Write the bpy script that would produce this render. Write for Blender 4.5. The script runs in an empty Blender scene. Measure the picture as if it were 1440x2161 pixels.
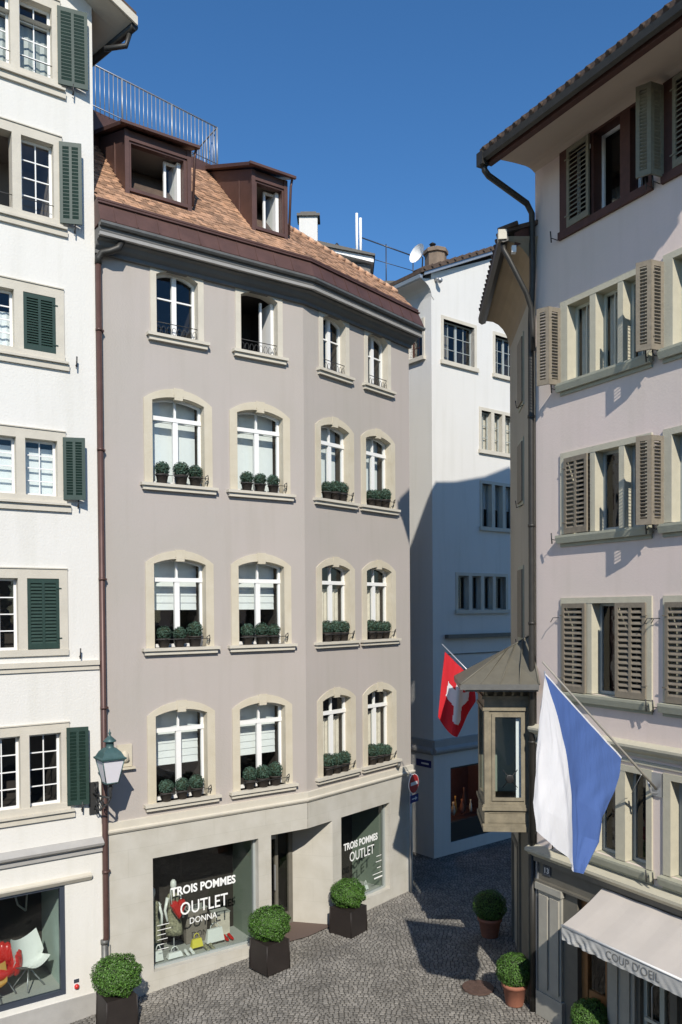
import bpy, bmesh, math, random
import numpy as np
from mathutils import Matrix, Vector
random.seed(7)
S = bpy.context.scene
R = math.radians
# ------------------------------------------------------------------ camera
HC = 7.5; FPX = 1716.0; CYP = 1316.7
_p, _r = R(1.0), R(-0.405)
A_ = np.array([[1,0,0],[0,0,-1],[0,1,0]], float)
P_ = np.array([[1,0,0],[0,math.cos(_p),-math.sin(_p)],[0,math.sin(_p),math.cos(_p)]])
Q_ = np.array([[math.cos(_r),-math.sin(_r),0],[math.sin(_r),math.cos(_r),0],[0,0,1]])
CM = Q_ @ P_ @ A_
cam = bpy.data.objects.new('camera', bpy.data.cameras.new('camera'))
S.collection.objects.link(cam); S.camera = cam
mw = Matrix.Identity(4)
for i in range(3):
    mw[i][0] = CM[0][i]; mw[i][1] = -CM[1][i]; mw[i][2] = -CM[2][i]
mw[2][3] = HC
cam.matrix_world = mw
cam.data.sensor_fit = 'HORIZONTAL'; cam.data.sensor_width = 36
cam.data.lens = FPX/1440*36
cam.data.shift_y = (CYP-1080.5)/1440
cam.data.clip_start = 0.1; cam.data.clip_end = 2000
# ------------------------------------------------------------------ light
SUN_AZ = 172.0; SUN_EL = 37.2          # azimuth clockwise from +Y
world = bpy.data.worlds.new('World'); S.world = world; world.use_nodes = True
wn = world.node_tree.nodes; wl = world.node_tree.links
sky = wn.new('ShaderNodeTexSky'); sky.sky_type = 'NISHITA'; sky.sun_disc = False
sky.sun_elevation = R(SUN_EL); sky.sun_rotation = R(SUN_AZ)
sky.altitude = 300; sky.air_density = 1.0; sky.dust_density = 0.0; sky.ozone_density = 5.0
hsv = wn.new('ShaderNodeHueSaturation'); hsv.inputs['Saturation'].default_value = 1.17
wl.new(sky.outputs[0], hsv.inputs['Color']); wl.new(hsv.outputs[0], wn['Background'].inputs[0]); wn['Background'].inputs[1].default_value = 0.148
sun = bpy.data.objects.new('sun', bpy.data.lights.new('sun', 'SUN'))
S.collection.objects.link(sun)
sun.data.energy = 5.0; sun.data.angle = R(0.5); sun.data.color = (1.0, 0.935, 0.835)
sd = Vector((math.sin(R(SUN_AZ))*math.cos(R(SUN_EL)), math.cos(R(SUN_AZ))*math.cos(R(SUN_EL)), math.sin(R(SUN_EL))))
sun.rotation_euler = sd.to_track_quat('Z', 'Y').to_euler()
S.view_settings.view_transform = 'Standard'; S.view_settings.look = 'None'
S.view_settings.exposure = 0.0; S.view_settings.gamma = 1.0
# ------------------------------------------------------------------ geometry helpers
class Wall:
    """vertical plane: u metres along it, z up, o metres outwards"""
    def __init__(s, p, az, flip=False):
        a = R(az); s.p = np.array(p[:2], float); s.u = np.array([math.sin(a), math.cos(a)])
        s.n = np.array([s.u[1], -s.u[0]]) * (-1 if flip else 1)
    def pt(s, u, z, o=0.0):
        q = s.p + s.u*u + s.n*o
        return (float(q[0]), float(q[1]), float(z))
class MB:
    def __init__(s): s.v = []; s.f = []; s.m = []; s.sm = []
    def add(s, pts, faces, mi=0, smooth=False):
        b = len(s.v); s.v += [tuple(p) for p in pts]
        for f in faces: s.f.append([b+i for i in f]); s.m.append(mi); s.sm.append(smooth)
    def quad(s, a, b, c, d, mi=0): s.add([a,b,c,d], [(0,1,2,3)], mi)
    def poly(s, pts, mi=0): s.add(pts, [tuple(range(len(pts)))], mi)
    def box8(s, P, mi=0):
        s.add(P, [(0,1,2,3),(7,6,5,4),(0,4,5,1),(1,5,6,2),(2,6,7,3),(3,7,4,0)], mi)
    def wb(s, W, u0, u1, z0, z1, o0, o1, mi=0):
        s.box8([W.pt(u0,z0,o0),W.pt(u1,z0,o0),W.pt(u1,z1,o0),W.pt(u0,z1,o0),
                W.pt(u0,z0,o1),W.pt(u1,z0,o1),W.pt(u1,z1,o1),W.pt(u0,z1,o1)], mi)
    def tube(s, path, r, n=8, mi=0, cap=True, smooth=True):
        path = [Vector(p) for p in path]
        rs = r if isinstance(r, (list, tuple)) else [r]*len(path)
        rings = []; prev = None
        for i, p in enumerate(path):
            d = (path[min(i+1, len(path)-1)] - path[max(i-1, 0)]).normalized()
            if prev is None:
                x = d.orthogonal().normalized()
            else:
                x = (prev - d*prev.dot(d))
                x = x.normalized() if x.length > 1e-6 else d.orthogonal().normalized()
            prev = x; y = d.cross(x)
            rings.append([p + (x*math.cos(2*math.pi*k/n) + y*math.sin(2*math.pi*k/n))*rs[i] for k in range(n)])
        b = len(s.v)
        for rg in rings: s.v += [tuple(q) for q in rg]
        for i in range(len(rings)-1):
            for k in range(n):
                s.f.append([b+i*n+k, b+i*n+(k+1)%n, b+(i+1)*n+(k+1)%n, b+(i+1)*n+k]); s.m.append(mi); s.sm.append(smooth)
        if cap:
            s.f.append([b+k for k in range(n)][::-1]); s.m.append(mi); s.sm.append(False)
            s.f.append([b+(len(rings)-1)*n+k for k in range(n)]); s.m.append(mi); s.sm.append(False)
    def lathe(s, c, prof, n=20, mi=0, smooth=True, rot=0.0, sx=1, sy=1):
        b = len(s.v)
        for r, z in prof:
            for k in range(n):
                a = 2*math.pi*k/n + rot
                s.v.append((c[0]+r*math.cos(a)*sx, c[1]+r*math.sin(a)*sy, c[2]+z))
        for i in range(len(prof)-1):
            for k in range(n):
                s.f.append([b+i*n+k, b+i*n+(k+1)%n, b+(i+1)*n+(k+1)%n, b+(i+1)*n+k]); s.m.append(mi); s.sm.append(smooth)
        s.f.append([b+k for k in range(n)][::-1]); s.m.append(mi); s.sm.append(False)
        s.f.append([b+(len(prof)-1)*n+k for k in range(n)]); s.m.append(mi); s.sm.append(False)
    def sweep(s, stations, mi=0, cap=True, close=True):
        """stations: list of equal-length point lists"""
        n = len(stations[0]); b = len(s.v)
        for st in stations: s.v += [tuple(p) for p in st]
        for i in range(len(stations)-1):
            for k in range(n if close else n-1):
                s.f.append([b+i*n+k, b+i*n+(k+1)%n, b+(i+1)*n+(k+1)%n, b+(i+1)*n+k]); s.m.append(mi); s.sm.append(False)
        if cap and close:
            s.f.append([b+k for k in range(n)][::-1]); s.m.append(mi); s.sm.append(False)
            s.f.append([b+(len(stations)-1)*n+k for k in range(n)]); s.m.append(mi); s.sm.append(False)
    def build(s, name, mats, parent=None, normals=True):
        me = bpy.data.meshes.new(name)
        off = Vector((0,0,0))
        t = parent
        while t is not None:
            off += t.location; t = t.parent
        vs = [(x-off[0], y-off[1], z-off[2]) for x, y, z in s.v]
        me.from_pydata(vs, [], s.f)
        if not isinstance(mats, (list, tuple)): mats = [mats]
        for m in mats: me.materials.append(m)
        me.polygons.foreach_set('material_index', s.m)
        me.polygons.foreach_set('use_smooth', s.sm)
        me.update()
        if normals:
            bm = bmesh.new(); bm.from_mesh(me)
            bmesh.ops.recalc_face_normals(bm, faces=bm.faces)
            bm.to_mesh(me); bm.free()
        uvl = me.uv_layers.new(name='UVMap'); co = [Vector(v) + off for v in (vv.co for vv in me.vertices)]
        for p in me.polygons:
            n = p.normal
            if abs(n.z) > .95: tx, ty = Vector((1,0,0)), Vector((0,1,0))
            else:
                tx = Vector((-n.y, n.x, 0)).normalized(); ty = n.cross(tx).normalized()
            for li in p.loop_indices:
                c = co[me.loops[li].vertex_index]; uvl.data[li].uv = (c.dot(tx), c.dot(ty))
        o = bpy.data.objects.new(name, me); S.collection.objects.link(o)
        if parent is not None: o.parent = parent
        return o
def tag(o, label=None, cat=None, group=None, kind=None):
    if label: o['label'] = label
    if cat: o['category'] = cat
    if group: o['group'] = group
    if kind: o['kind'] = kind
    return o
def thing(name, label, cat, loc=(0,0,0), group=None):
    o = bpy.data.objects.new(name, None); S.collection.objects.link(o)
    o.location = loc; o.empty_display_size = .3
    return tag(o, label, cat, group)
def copy_tree(o, parent=None, ch=None):
    c = o.copy(); S.collection.objects.link(c); c.parent = parent
    for k in [q for q in bpy.data.objects if q.parent == o]: copy_tree(k, c)
    return c
# ------------------------------------------------------------------ materials
def mat(name, col, rough=.7, metal=0, noise=0, nscale=3, bump=0, bscale=40, spec=.5, col2=None, island=0, **k):
    m = bpy.data.materials.new(name); m.use_nodes = True
    N = m.node_tree.nodes; L = m.node_tree.links; b = N['Principled BSDF']
    b.inputs['Base Color'].default_value = (*col, 1); b.inputs['Roughness'].default_value = rough
    b.inputs['Metallic'].default_value = metal; b.inputs['Specular IOR Level'].default_value = spec
    tc = N.new('ShaderNodeTexCoord'); src = None
    if noise or col2:
        n1 = N.new('ShaderNodeTexNoise'); n1.inputs['Scale'].default_value = nscale; n1.inputs['Detail'].default_value = 6
        n1.inputs['Roughness'].default_value = .6
        L.new(tc.outputs['Object'], n1.inputs['Vector'])
        rp = N.new('ShaderNodeValToRGB'); rp.color_ramp.elements[0].position = .3; rp.color_ramp.elements[1].position = .7
        c2 = col2 or tuple(c*(1-noise) for c in col)
        rp.color_ramp.elements[0].color = (*c2, 1); rp.color_ramp.elements[1].color = (*col, 1)
        L.new(n1.outputs['Fac'], rp.inputs[0]); src = rp.outputs[0]
    if island:
        g = N.new('ShaderNodeNewGeometry'); hs = N.new('ShaderNodeHueSaturation')
        mr = N.new('ShaderNodeMapRange'); mr.inputs['To Min'].default_value = 1-island; mr.inputs['To Max'].default_value = 1+island
        L.new(g.outputs['Random Per Island'], mr.inputs['Value']); L.new(mr.outputs[0], hs.inputs['Value'])
        if src is not None: L.new(src, hs.inputs['Color'])
        else: hs.inputs['Color'].default_value = (*col, 1)
        src = hs.outputs[0]
    if src is not None: L.new(src, b.inputs['Base Color'])
    if bump:
        n2 = N.new('ShaderNodeTexNoise'); n2.inputs['Scale'].default_value = bscale; n2.inputs['Detail'].default_value = 5
        L.new(tc.outputs['Object'], n2.inputs['Vector'])
        bp = N.new('ShaderNodeBump'); bp.inputs['Strength'].default_value = bump; bp.inputs['Distance'].default_value = .02
        L.new(n2.outputs['Fac'], bp.inputs['Height']); L.new(bp.outputs[0], b.inputs['Normal'])
    return m
def plaster(name, col, col2, bump=.25, streak=.955):
    """lime render: large soft blotches, fine trowel texture, faint vertical streaks"""
    m = bpy.data.materials.new(name); m.use_nodes = True
    N = m.node_tree.nodes; L = m.node_tree.links; b = N['Principled BSDF']; b.inputs['Roughness'].default_value = .9
    b.inputs['Specular IOR Level'].default_value = .2
    tc = N.new('ShaderNodeTexCoord')
    n1 = N.new('ShaderNodeTexNoise'); n1.inputs['Scale'].default_value = .55; n1.inputs['Detail'].default_value = 5
    L.new(tc.outputs['Object'], n1.inputs['Vector'])
    mp = N.new('ShaderNodeMapping'); mp.inputs['Scale'].default_value = (3, 3, .25)
    L.new(tc.outputs['Object'], mp.inputs[0])
    n3 = N.new('ShaderNodeTexNoise'); n3.inputs['Scale'].default_value = 1.6; n3.inputs['Detail'].default_value = 8
    L.new(mp.outputs[0], n3.inputs['Vector'])
    rp = N.new('ShaderNodeValToRGB'); rp.color_ramp.elements[0].position = .35; rp.color_ramp.elements[1].position = .65
    rp.color_ramp.elements[0].color = (*col2, 1); rp.color_ramp.elements[1].color = (*col, 1)
    L.new(n1.outputs['Fac'], rp.inputs[0])
    rs = N.new('ShaderNodeValToRGB'); rs.color_ramp.elements[0].position = .3; rs.color_ramp.elements[1].position = .5
    rs.color_ramp.elements[0].color = (streak, streak, streak-.01, 1); rs.color_ramp.elements[1].color = (1, 1, 1, 1)
    L.new(n3.outputs['Fac'], rs.inputs[0])
    mx = N.new('ShaderNodeMix'); mx.data_type = 'RGBA'; mx.blend_type = 'MULTIPLY'; mx.inputs['Factor'].default_value = 1
    L.new(rp.outputs[0], mx.inputs['A']); L.new(rs.outputs[0], mx.inputs['B']); L.new(mx.outputs['Result'], b.inputs['Base Color'])
    n2 = N.new('ShaderNodeTexNoise'); n2.inputs['Scale'].default_value = 28; n2.inputs['Detail'].default_value = 8
    L.new(tc.outputs['Object'], n2.inputs['Vector'])
    bp = N.new('ShaderNodeBump'); bp.inputs['Strength'].default_value = bump; bp.inputs['Distance'].default_value = .02
    L.new(n2.outputs['Fac'], bp.inputs['Height']); L.new(bp.outputs[0], b.inputs['Normal'])
    return m
def blocks(name, col, col2, bw, bh, mort, mcol):
    m = bpy.data.materials.new(name); m.use_nodes = True
    N = m.node_tree.nodes; L = m.node_tree.links; b = N['Principled BSDF']; b.inputs['Roughness'].default_value = .85
    tc = N.new('ShaderNodeTexCoord'); br = N.new('ShaderNodeTexBrick')
    br.inputs['Scale'].default_value = 1; br.inputs['Brick Width'].default_value = bw; br.inputs['Row Height'].default_value = bh
    br.inputs['Mortar Size'].default_value = mort; br.inputs['Color1'].default_value = (*col, 1); br.inputs['Color2'].default_value = (*col2, 1)
    br.inputs['Mortar'].default_value = (*mcol, 1); br.inputs['Mortar Smooth'].default_value = .2
    L.new(tc.outputs['UV'], br.inputs['Vector'])
    n = N.new('ShaderNodeTexNoise'); n.inputs['Scale'].default_value = 2.5; n.inputs['Detail'].default_value = 8
    L.new(tc.outputs['Object'], n.inputs['Vector'])
    rp = N.new('ShaderNodeValToRGB'); rp.color_ramp.elements[0].position = .3; rp.color_ramp.elements[1].position = .7
    rp.color_ramp.elements[0].color = (.86, .85, .82, 1); rp.color_ramp.elements[1].color = (1, 1, 1, 1)
    L.new(n.outputs['Fac'], rp.inputs[0])
    mx = N.new('ShaderNodeMix'); mx.data_type = 'RGBA'; mx.blend_type = 'MULTIPLY'; mx.inputs['Factor'].default_value = 1
    L.new(br.outputs['Color'], mx.inputs['A']); L.new(rp.outputs[0], mx.inputs['B']); L.new(mx.outputs['Result'], b.inputs['Base Color'])
    bp = N.new('ShaderNodeBump'); bp.inputs['Strength'].default_value = .3; bp.inputs['Distance'].default_value = .01
    n2 = N.new('ShaderNodeTexNoise'); n2.inputs['Scale'].default_value = 60; L.new(tc.outputs['Object'], n2.inputs['Vector'])
    L.new(n2.outputs['Fac'], bp.inputs['Height']); L.new(bp.outputs[0], b.inputs['Normal'])
    return m
def glassmat(name, tint=(.93,.96,.95), ior=1.5, boost=1.0):
    m = bpy.data.materials.new(name); m.use_nodes = True
    N = m.node_tree.nodes; L = m.node_tree.links
    N.remove(N['Principled BSDF']); out = N['Material Output']
    t = N.new('ShaderNodeBsdfTransparent'); t.inputs[0].default_value = (*tint, 1)
    g = N.new('ShaderNodeBsdfGlossy'); g.inputs['Roughness'].default_value = .02
    lw = N.new('ShaderNodeLayerWeight'); lw.inputs['Blend'].default_value = .5
    f = N.new('ShaderNodeMath'); f.operation = 'POWER'; f.inputs[1].default_value = 5; L.new(lw.outputs['Facing'], f.inputs[0])
    mu = N.new('ShaderNodeMath'); mu.operation = 'MULTIPLY_ADD'; mu.inputs[1].default_value = .94*boost; mu.inputs[2].default_value = .06*boost; mu.use_clamp = True
    tc = N.new('ShaderNodeTexCoord'); n = N.new('ShaderNodeTexNoise'); n.inputs['Scale'].default_value = 3
    bp = N.new('ShaderNodeBump'); bp.inputs['Strength'].default_value = .08; bp.inputs['Distance'].default_value = .02
    L.new(tc.outputs['Object'], n.inputs['Vector']); L.new(n.outputs['Fac'], bp.inputs['Height']); L.new(bp.outputs[0], g.inputs['Normal'])
    mx = N.new('ShaderNodeMixShader'); L.new(f.outputs[0], mu.inputs[0]); L.new(mu.outputs[0], mx.inputs[0])
    L.new(t.outputs[0], mx.inputs[1]); L.new(g.outputs[0], mx.inputs[2]); L.new(mx.outputs[0], out.inputs[0])
    return m
M = {}
M['white_wall'] = plaster('white render', (.715,.70,.655), (.69,.675,.625))
M['grey_wall'] = plaster('mauve grey render', (.445,.402,.372), (.42,.387,.35), bump=.18, streak=.96)
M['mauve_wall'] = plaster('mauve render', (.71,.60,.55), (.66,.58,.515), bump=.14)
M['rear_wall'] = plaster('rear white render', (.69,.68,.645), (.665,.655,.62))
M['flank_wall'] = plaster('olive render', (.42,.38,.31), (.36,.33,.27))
M['stone'] = mat('pale stone frame', (.60,.56,.47), .85, noise=.12, bump=.2)
M['sandstone'] = mat('ochre sandstone', (.59,.54,.43), .9, col2=(.52,.465,.35), nscale=2.2, bump=.3)
M['cream_stone'] = mat('cream stone frame', (.52,.49,.38), .85, noise=.12, nscale=6, bump=.2)
M['green_stone'] = mat('grey green stone', (.40,.40,.31), .85, noise=.15, nscale=6, bump=.2)
M['ashlar'] = blocks('ashlar cladding', (.53,.51,.455), (.515,.495,.44), 1.25, .55, .005, (.47,.455,.40))
M['plinth'] = mat('grey plinth', (.40,.39,.37), .9, noise=.15, bump=.2)
M['white_paint'] = mat('white paint', (.82,.82,.80), .45)
M['cream_paint'] = mat('cream paint', (.52,.53,.45), .5)
M['grey_paint'] = mat('grey window paint', (.34,.37,.36), .5)
M['blind'] = mat('white blind', (.74,.77,.77), .8, noise=.05, nscale=8)
M['curtain'] = mat('beige curtain', (.68,.62,.53), .9, noise=.2, nscale=9)
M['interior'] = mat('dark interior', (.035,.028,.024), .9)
M['room'] = mat('room plaster', (.22,.19,.165), .9)
M['glass'] = glassmat('window glass')
M['shop_glass'] = glassmat('shop glass', (.82,.87,.85), boost=1.4)
M['green_shutter'] = mat('dark green shutter paint', (.020,.050,.038), .55, noise=.25, nscale=8)
M['brown_shutter'] = mat('grey brown shutter paint', (.235,.20,.15), .75, noise=.25, nscale=14)
M['olive_shutter'] = mat('olive shutter paint', (.22,.205,.145), .75, noise=.2, nscale=14)
M['iron'] = mat('wrought iron', (.035,.035,.035), .5)
M['copper'] = mat('oxidised copper', (.120,.062,.050), .55, metal=.2, noise=.3, nscale=3, bump=.1)
M['copper_pipe'] = mat('copper downpipe', (.115,.062,.052), .45, metal=.3, noise=.25, nscale=4)
M['zinc'] = mat('weathered zinc', (.16,.16,.15), .5, metal=.3, noise=.25, nscale=6)
M['dark_zinc'] = mat('dark gutter metal', (.045,.043,.038), .5, metal=.3, noise=.3, nscale=6)
M['cornice_grey'] = mat('cornice grey with eave shade', (.15,.148,.14), .7, noise=.15)  # base colour darkened to paint in the deep shadow under the eave
M['tile'] = mat('clay tile', (.42,.235,.135), .85, col2=(.30,.18,.115), nscale=5, bump=.3, island=.42)
M['dark_tile'] = mat('dark clay tile', (.11,.075,.055), .9, noise=.4, nscale=7, bump=.5, bscale=12)
M['ridge_tile'] = mat('ridge tile', (.62,.38,.24), .85, noise=.2, nscale=12, island=.15)
M['soffit'] = mat('tan soffit', (.30,.235,.155), .9, noise=.15, nscale=2)
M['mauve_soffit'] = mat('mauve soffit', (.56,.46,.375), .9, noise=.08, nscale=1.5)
M['brown_wood'] = mat('red brown wood', (.085,.032,.022), .6, noise=.3, nscale=9)
M['oak'] = mat('varnished oak', (.33,.15,.05), .5, noise=.3, nscale=6)
M['oriel_wood'] = mat('oriel olive paint', (.26,.225,.155), .65, noise=.4, nscale=6)
M['oriel_roof'] = mat('oriel sheet roof', (.14,.13,.10), .6, metal=.1, noise=.2, nscale=5)
M['shop_wood'] = mat('shopfront paint', (.15,.14,.115), .6, noise=.2, nscale=4)
M['pilaster'] = mat('painted pilaster', (.38,.365,.315), .7, noise=.15, nscale=4)
M['awning'] = mat('awning canvas', (.52,.48,.44), .9, noise=.08, nscale=2, bump=.1)
M['valance'] = mat('valance canvas', (.50,.50,.48), .9, noise=.1, nscale=6)
M['planter'] = mat('bronze planter sheet', (.035,.028,.025), .5, metal=.2, noise=.25, nscale=5)
M['terracotta'] = mat('terracotta', (.33,.13,.08), .85, noise=.2, nscale=9, bump=.2)
M['leaf_bright'] = mat('box leaves', (.055,.130,.017), .5, island=.6)
M['leaf_dark'] = mat('blue green box leaves', (.040,.085,.056), .6, island=.5)
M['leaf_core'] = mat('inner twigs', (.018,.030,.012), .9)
M['pot'] = mat('dark basket pot', (.040,.032,.026), .7, noise=.3, nscale=40, bump=.5)
M['blue_cloth'] = mat('blue flag cloth', (.075,.145,.385), .85)
M['white_cloth'] = mat('white flag cloth', (.76,.76,.78), .85)
M['red_cloth'] = mat('red flag cloth', (.62,.018,.028), .85)
for _n in ('blue_cloth','white_cloth','red_cloth'):       # thin woven cloth: some light comes through, fine weave and creases
    _m = M[_n]; _N = _m.node_tree.nodes; _L = _m.node_tree.links; _b = _N['Principled BSDF']
    _t = _N.new('ShaderNodeBsdfTranslucent'); _t.inputs[0].default_value = _b.inputs['Base Color'].default_value
    _x = _N.new('ShaderNodeMixShader'); _x.inputs[0].default_value = .22
    _tc = _N.new('ShaderNodeTexCoord'); _mp = _N.new('ShaderNodeMapping'); _mp.inputs['Scale'].default_value = (1, 1, .22)
    _no = _N.new('ShaderNodeTexNoise'); _no.inputs['Scale'].default_value = 9; _no.inputs['Detail'].default_value = 4
    _bp = _N.new('ShaderNodeBump'); _bp.inputs['Strength'].default_value = .7; _bp.inputs['Distance'].default_value = .03
    _L.new(_tc.outputs['Object'], _mp.inputs[0]); _L.new(_mp.outputs[0], _no.inputs['Vector']); _L.new(_no.outputs['Fac'], _bp.inputs['Height'])
    _L.new(_bp.outputs[0], _b.inputs['Normal']); _L.new(_b.outputs[0], _x.inputs[1]); _L.new(_t.outputs[0], _x.inputs[2])
    _L.new(_x.outputs[0], _N['Material Output'].inputs[0])
M['pole'] = mat('flagpole', (.30,.28,.24), .5)
M['steel'] = mat('galvanised steel', (.42,.43,.44), .4, metal=.6)
M['rail_steel'] = mat('railing steel', (.34,.36,.39), .45, metal=.5)
M['verdigris'] = mat('verdigris lamp metal', (.060,.125,.125), .5, metal=.2, noise=.3, nscale=14)
M['opal'] = mat('opal glass', (.72,.70,.74), .25)
M['red_sign'] = mat('red sign', (.42,.02,.02), .4)
M['white_sign'] = mat('white sign', (.75,.75,.75), .4)
M['blue_sign'] = mat('blue enamel', (.015,.025,.16), .3)
M['letters'] = mat('white vinyl letters', (.86,.87,.85), .6)
M['grey_letters'] = mat('grey printed letters', (.19,.19,.18), .9)
M['panel_green'] = mat('grey green panel', (.20,.24,.195), .7)
M['mint'] = mat('mint painted wall', (.44,.55,.50), .8)
M['display'] = mat('display floor', (.42,.43,.40), .6)
M['black'] = mat('black', (.012,.012,.012), .5)
M['steel_blue'] = mat('slate blue frame', (.045,.055,.075), .4)
M['manhole'] = mat('rusty iron', (.115,.070,.055), .7, noise=.3, nscale=15, bump=.4, bscale=50)
M['threshold'] = mat('brown mat', (.12,.085,.07), .9)
M['chimney_brick'] = blocks('chimney brick', (.30,.17,.12), (.24,.14,.10), .24, .08, .01, (.30,.28,.25))
M['brown_stucco'] = mat('brown chimney stucco', (.24,.18,.13), .9, noise=.3, nscale=5)
M['red_gloss'] = mat('red lacquer', (.52,.03,.025), .25)
M['yellow'] = mat('yellow leather', (.70,.62,.08), .5)
M['white_gloss'] = mat('white moulded shell', (.78,.80,.77), .3)
M['camo'] = mat('patterned dress', (.42,.40,.27), .9, col2=(.10,.10,.07), nscale=24)
M['blue_art'] = mat('blue canvas', (.03,.14,.32), .6, col2=(.02,.03,.10), nscale=3)
M['amber'] = mat('amber seat', (.42,.24,.05), .5)
# ------------------------------------------------------------------ ground
def gz(x, y): return -0.085*max(0.0, min(12, -1.2-x)) if x < -1.2 else 0.0
mb = MB()
xs = [-400,-60,-12,-8,-6,-4,-3,-2,-1.2,0,2,4,8,60,400]; ys = [-400,-60,0,10,14,18,22,30,60,400]
for j in range(len(ys)-1):
    for i in range(len(xs)-1):
        mb.quad(*[(x, y, gz(x, y)-.012) for x, y in ((xs[i],ys[j]),(xs[i+1],ys[j]),(xs[i+1],ys[j+1]),(xs[i],ys[j+1]))])
M['ground'] = mat('sandy joints', (.075,.070,.060), .95, noise=.35, nscale=14, bump=.4)
tag(mb.build('ground', M['ground']), kind='structure')
# setts: each stone a small chamfered block, laid in slightly bowed courses
mb = MB(); rs = random.Random(3)
cy_ = 0
pitch = .082
for j in range(int(17/pitch)):
    yy = 11.5 + j*pitch
    xx = -6.2 + rs.random()*.1
    while xx < 7.2:
        w = rs.uniform(.07, .115)
        # bowed (segmental) courses
        ph = ((xx+20) % 1.5)/1.5 - .5
        y0 = yy + .14*(1-4*ph*ph)
        cx, cyy = xx + w/2, y0
        if math.hypot(cx-2.66, cyy-15.95) < .33: xx += w; continue
        a = rs.uniform(-.09, .09) - 4*.14*ph*.9
        hw, hd = w/2-.0065, pitch/2-.0065
        h = rs.uniform(-.005, .005); z = gz(cx, cyy)
        tilt = rs.uniform(-.004, .004); tilt2 = rs.uniform(-.004, .004)
        ca, sa = math.cos(a), math.sin(a)
        top = []; bot = []
        for sx, sy in ((-1,-1),(1,-1),(1,1),(-1,1)):
            jx, jy = rs.uniform(.72,.9), rs.uniform(.72,.9)
            px, py = sx*hw*jx, sy*hd*jy
            top.append((cx+px*ca-py*sa, cyy+px*sa+py*ca, z+h+tilt*sx+tilt2*sy))
            px, py = sx*hw*1.03, sy*hd*1.03
            bot.append((cx+px*ca-py*sa, cyy+px*sa+py*ca, z-.016))
        mb.add(top+bot, [(0,1,2,3),(4,5,1,0),(5,6,2,1),(6,7,3,2),(7,4,0,3)])
        xx += w
M['sett'] = mat('granite setts', (.25,.236,.212), .8, noise=.45, nscale=1.1, bump=.5, bscale=90, island=.26)
tag(mb.build('cobbled_street', M['sett'], normals=False), kind='structure')
# ------------------------------------------------------------------ wall with openings
def holed(mb, W, u0, u1, z0, z1, holes, depth=.3, o=0.0, mi=0, reveals=True):
    us = sorted({u0, u1, *[h[0] for h in holes], *[h[1] for h in holes]}); us = [u for u in us if u0 <= u <= u1]
    zs = sorted({z0, z1, *[h[2] for h in holes], *[h[3] for h in holes]}); zs = [z for z in zs if z0 <= z <= z1]
    for i in range(len(us)-1):
        for j in range(len(zs)-1):
            uc, zc = (us[i]+us[i+1])/2, (zs[j]+zs[j+1])/2
            if any(h[0] < uc < h[1] and h[2] < zc < h[3] for h in holes): continue
            mb.quad(W.pt(us[i],zs[j],o), W.pt(us[i+1],zs[j],o), W.pt(us[i+1],zs[j+1],o), W.pt(us[i],zs[j+1],o), mi)
    if reveals:
        for a, b, c, d in holes:
            mb.quad(W.pt(a,c,o), W.pt(a,d,o), W.pt(a,d,o-depth), W.pt(a,c,o-depth), mi)
            mb.quad(W.pt(b,c,o), W.pt(b,d,o), W.pt(b,d,o-depth), W.pt(b,c,o-depth), mi)
            mb.quad(W.pt(a,d,o), W.pt(b,d,o), W.pt(b,d,o-depth), W.pt(a,d,o-depth), mi)
            mb.quad(W.pt(a,c,o), W.pt(b,c,o), W.pt(b,c,o-depth), W.pt(a,c,o-depth), mi)
def open_box(mb, W, u0, u1, z0, z1, o0, o1, mi=0, right=None, floor=None, back=None):
    """room seen through an opening; front side (o0) left open"""
    r_ = mi if right is None else right; fl = mi if floor is None else floor; bk = mi if back is None else back
    P = lambda u, z, o: W.pt(u, z, o)
    mb.quad(P(u0,z0,o1), P(u1,z0,o1), P(u1,z1,o1), P(u0,z1,o1), bk)
    mb.quad(P(u0,z0,o0), P(u0,z0,o1), P(u0,z1,o1), P(u0,z1,o0), mi)
    mb.quad(P(u1,z0,o0), P(u1,z0,o1), P(u1,z1,o1), P(u1,z1,o0), r_)
    mb.quad(P(u0,z0,o0), P(u1,z0,o0), P(u1,z0,o1), P(u0,z0,o1), fl)
    mb.quad(P(u0,z1,o0), P(u1,z1,o0), P(u1,z1,o1), P(u0,z1,o1), mi)
def arch(uc, a, z0, zs, zc, n=12):
    pts = [(uc-a, z0)]
    h = max(zc-zs, .001); rad = (a*a+h*h)/(2*h); cz = zc-rad; th = math.asin(min(1, a/rad))
    for i in range(n+1):
        t = -th + 2*th*i/n; pts.append((uc+rad*math.sin(t), cz+rad*math.cos(t)))
    pts.append((uc+a, z0)); return pts
def ring(mb, W, inn, out, of, ob, oo=0.0, mi=0):
    n = len(inn)
    for i in range(n-1):
        mb.quad(W.pt(*inn[i], of), W.pt(*inn[i+1], of), W.pt(*out[i+1], of), W.pt(*out[i], of), mi)
        mb.quad(W.pt(*inn[i], of), W.pt(*inn[i+1], of), W.pt(*inn[i+1], ob), W.pt(*inn[i], ob), mi)
        mb.quad(W.pt(*out[i], of), W.pt(*out[i+1], of), W.pt(*out[i+1], oo), W.pt(*out[i], oo), mi)
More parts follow.
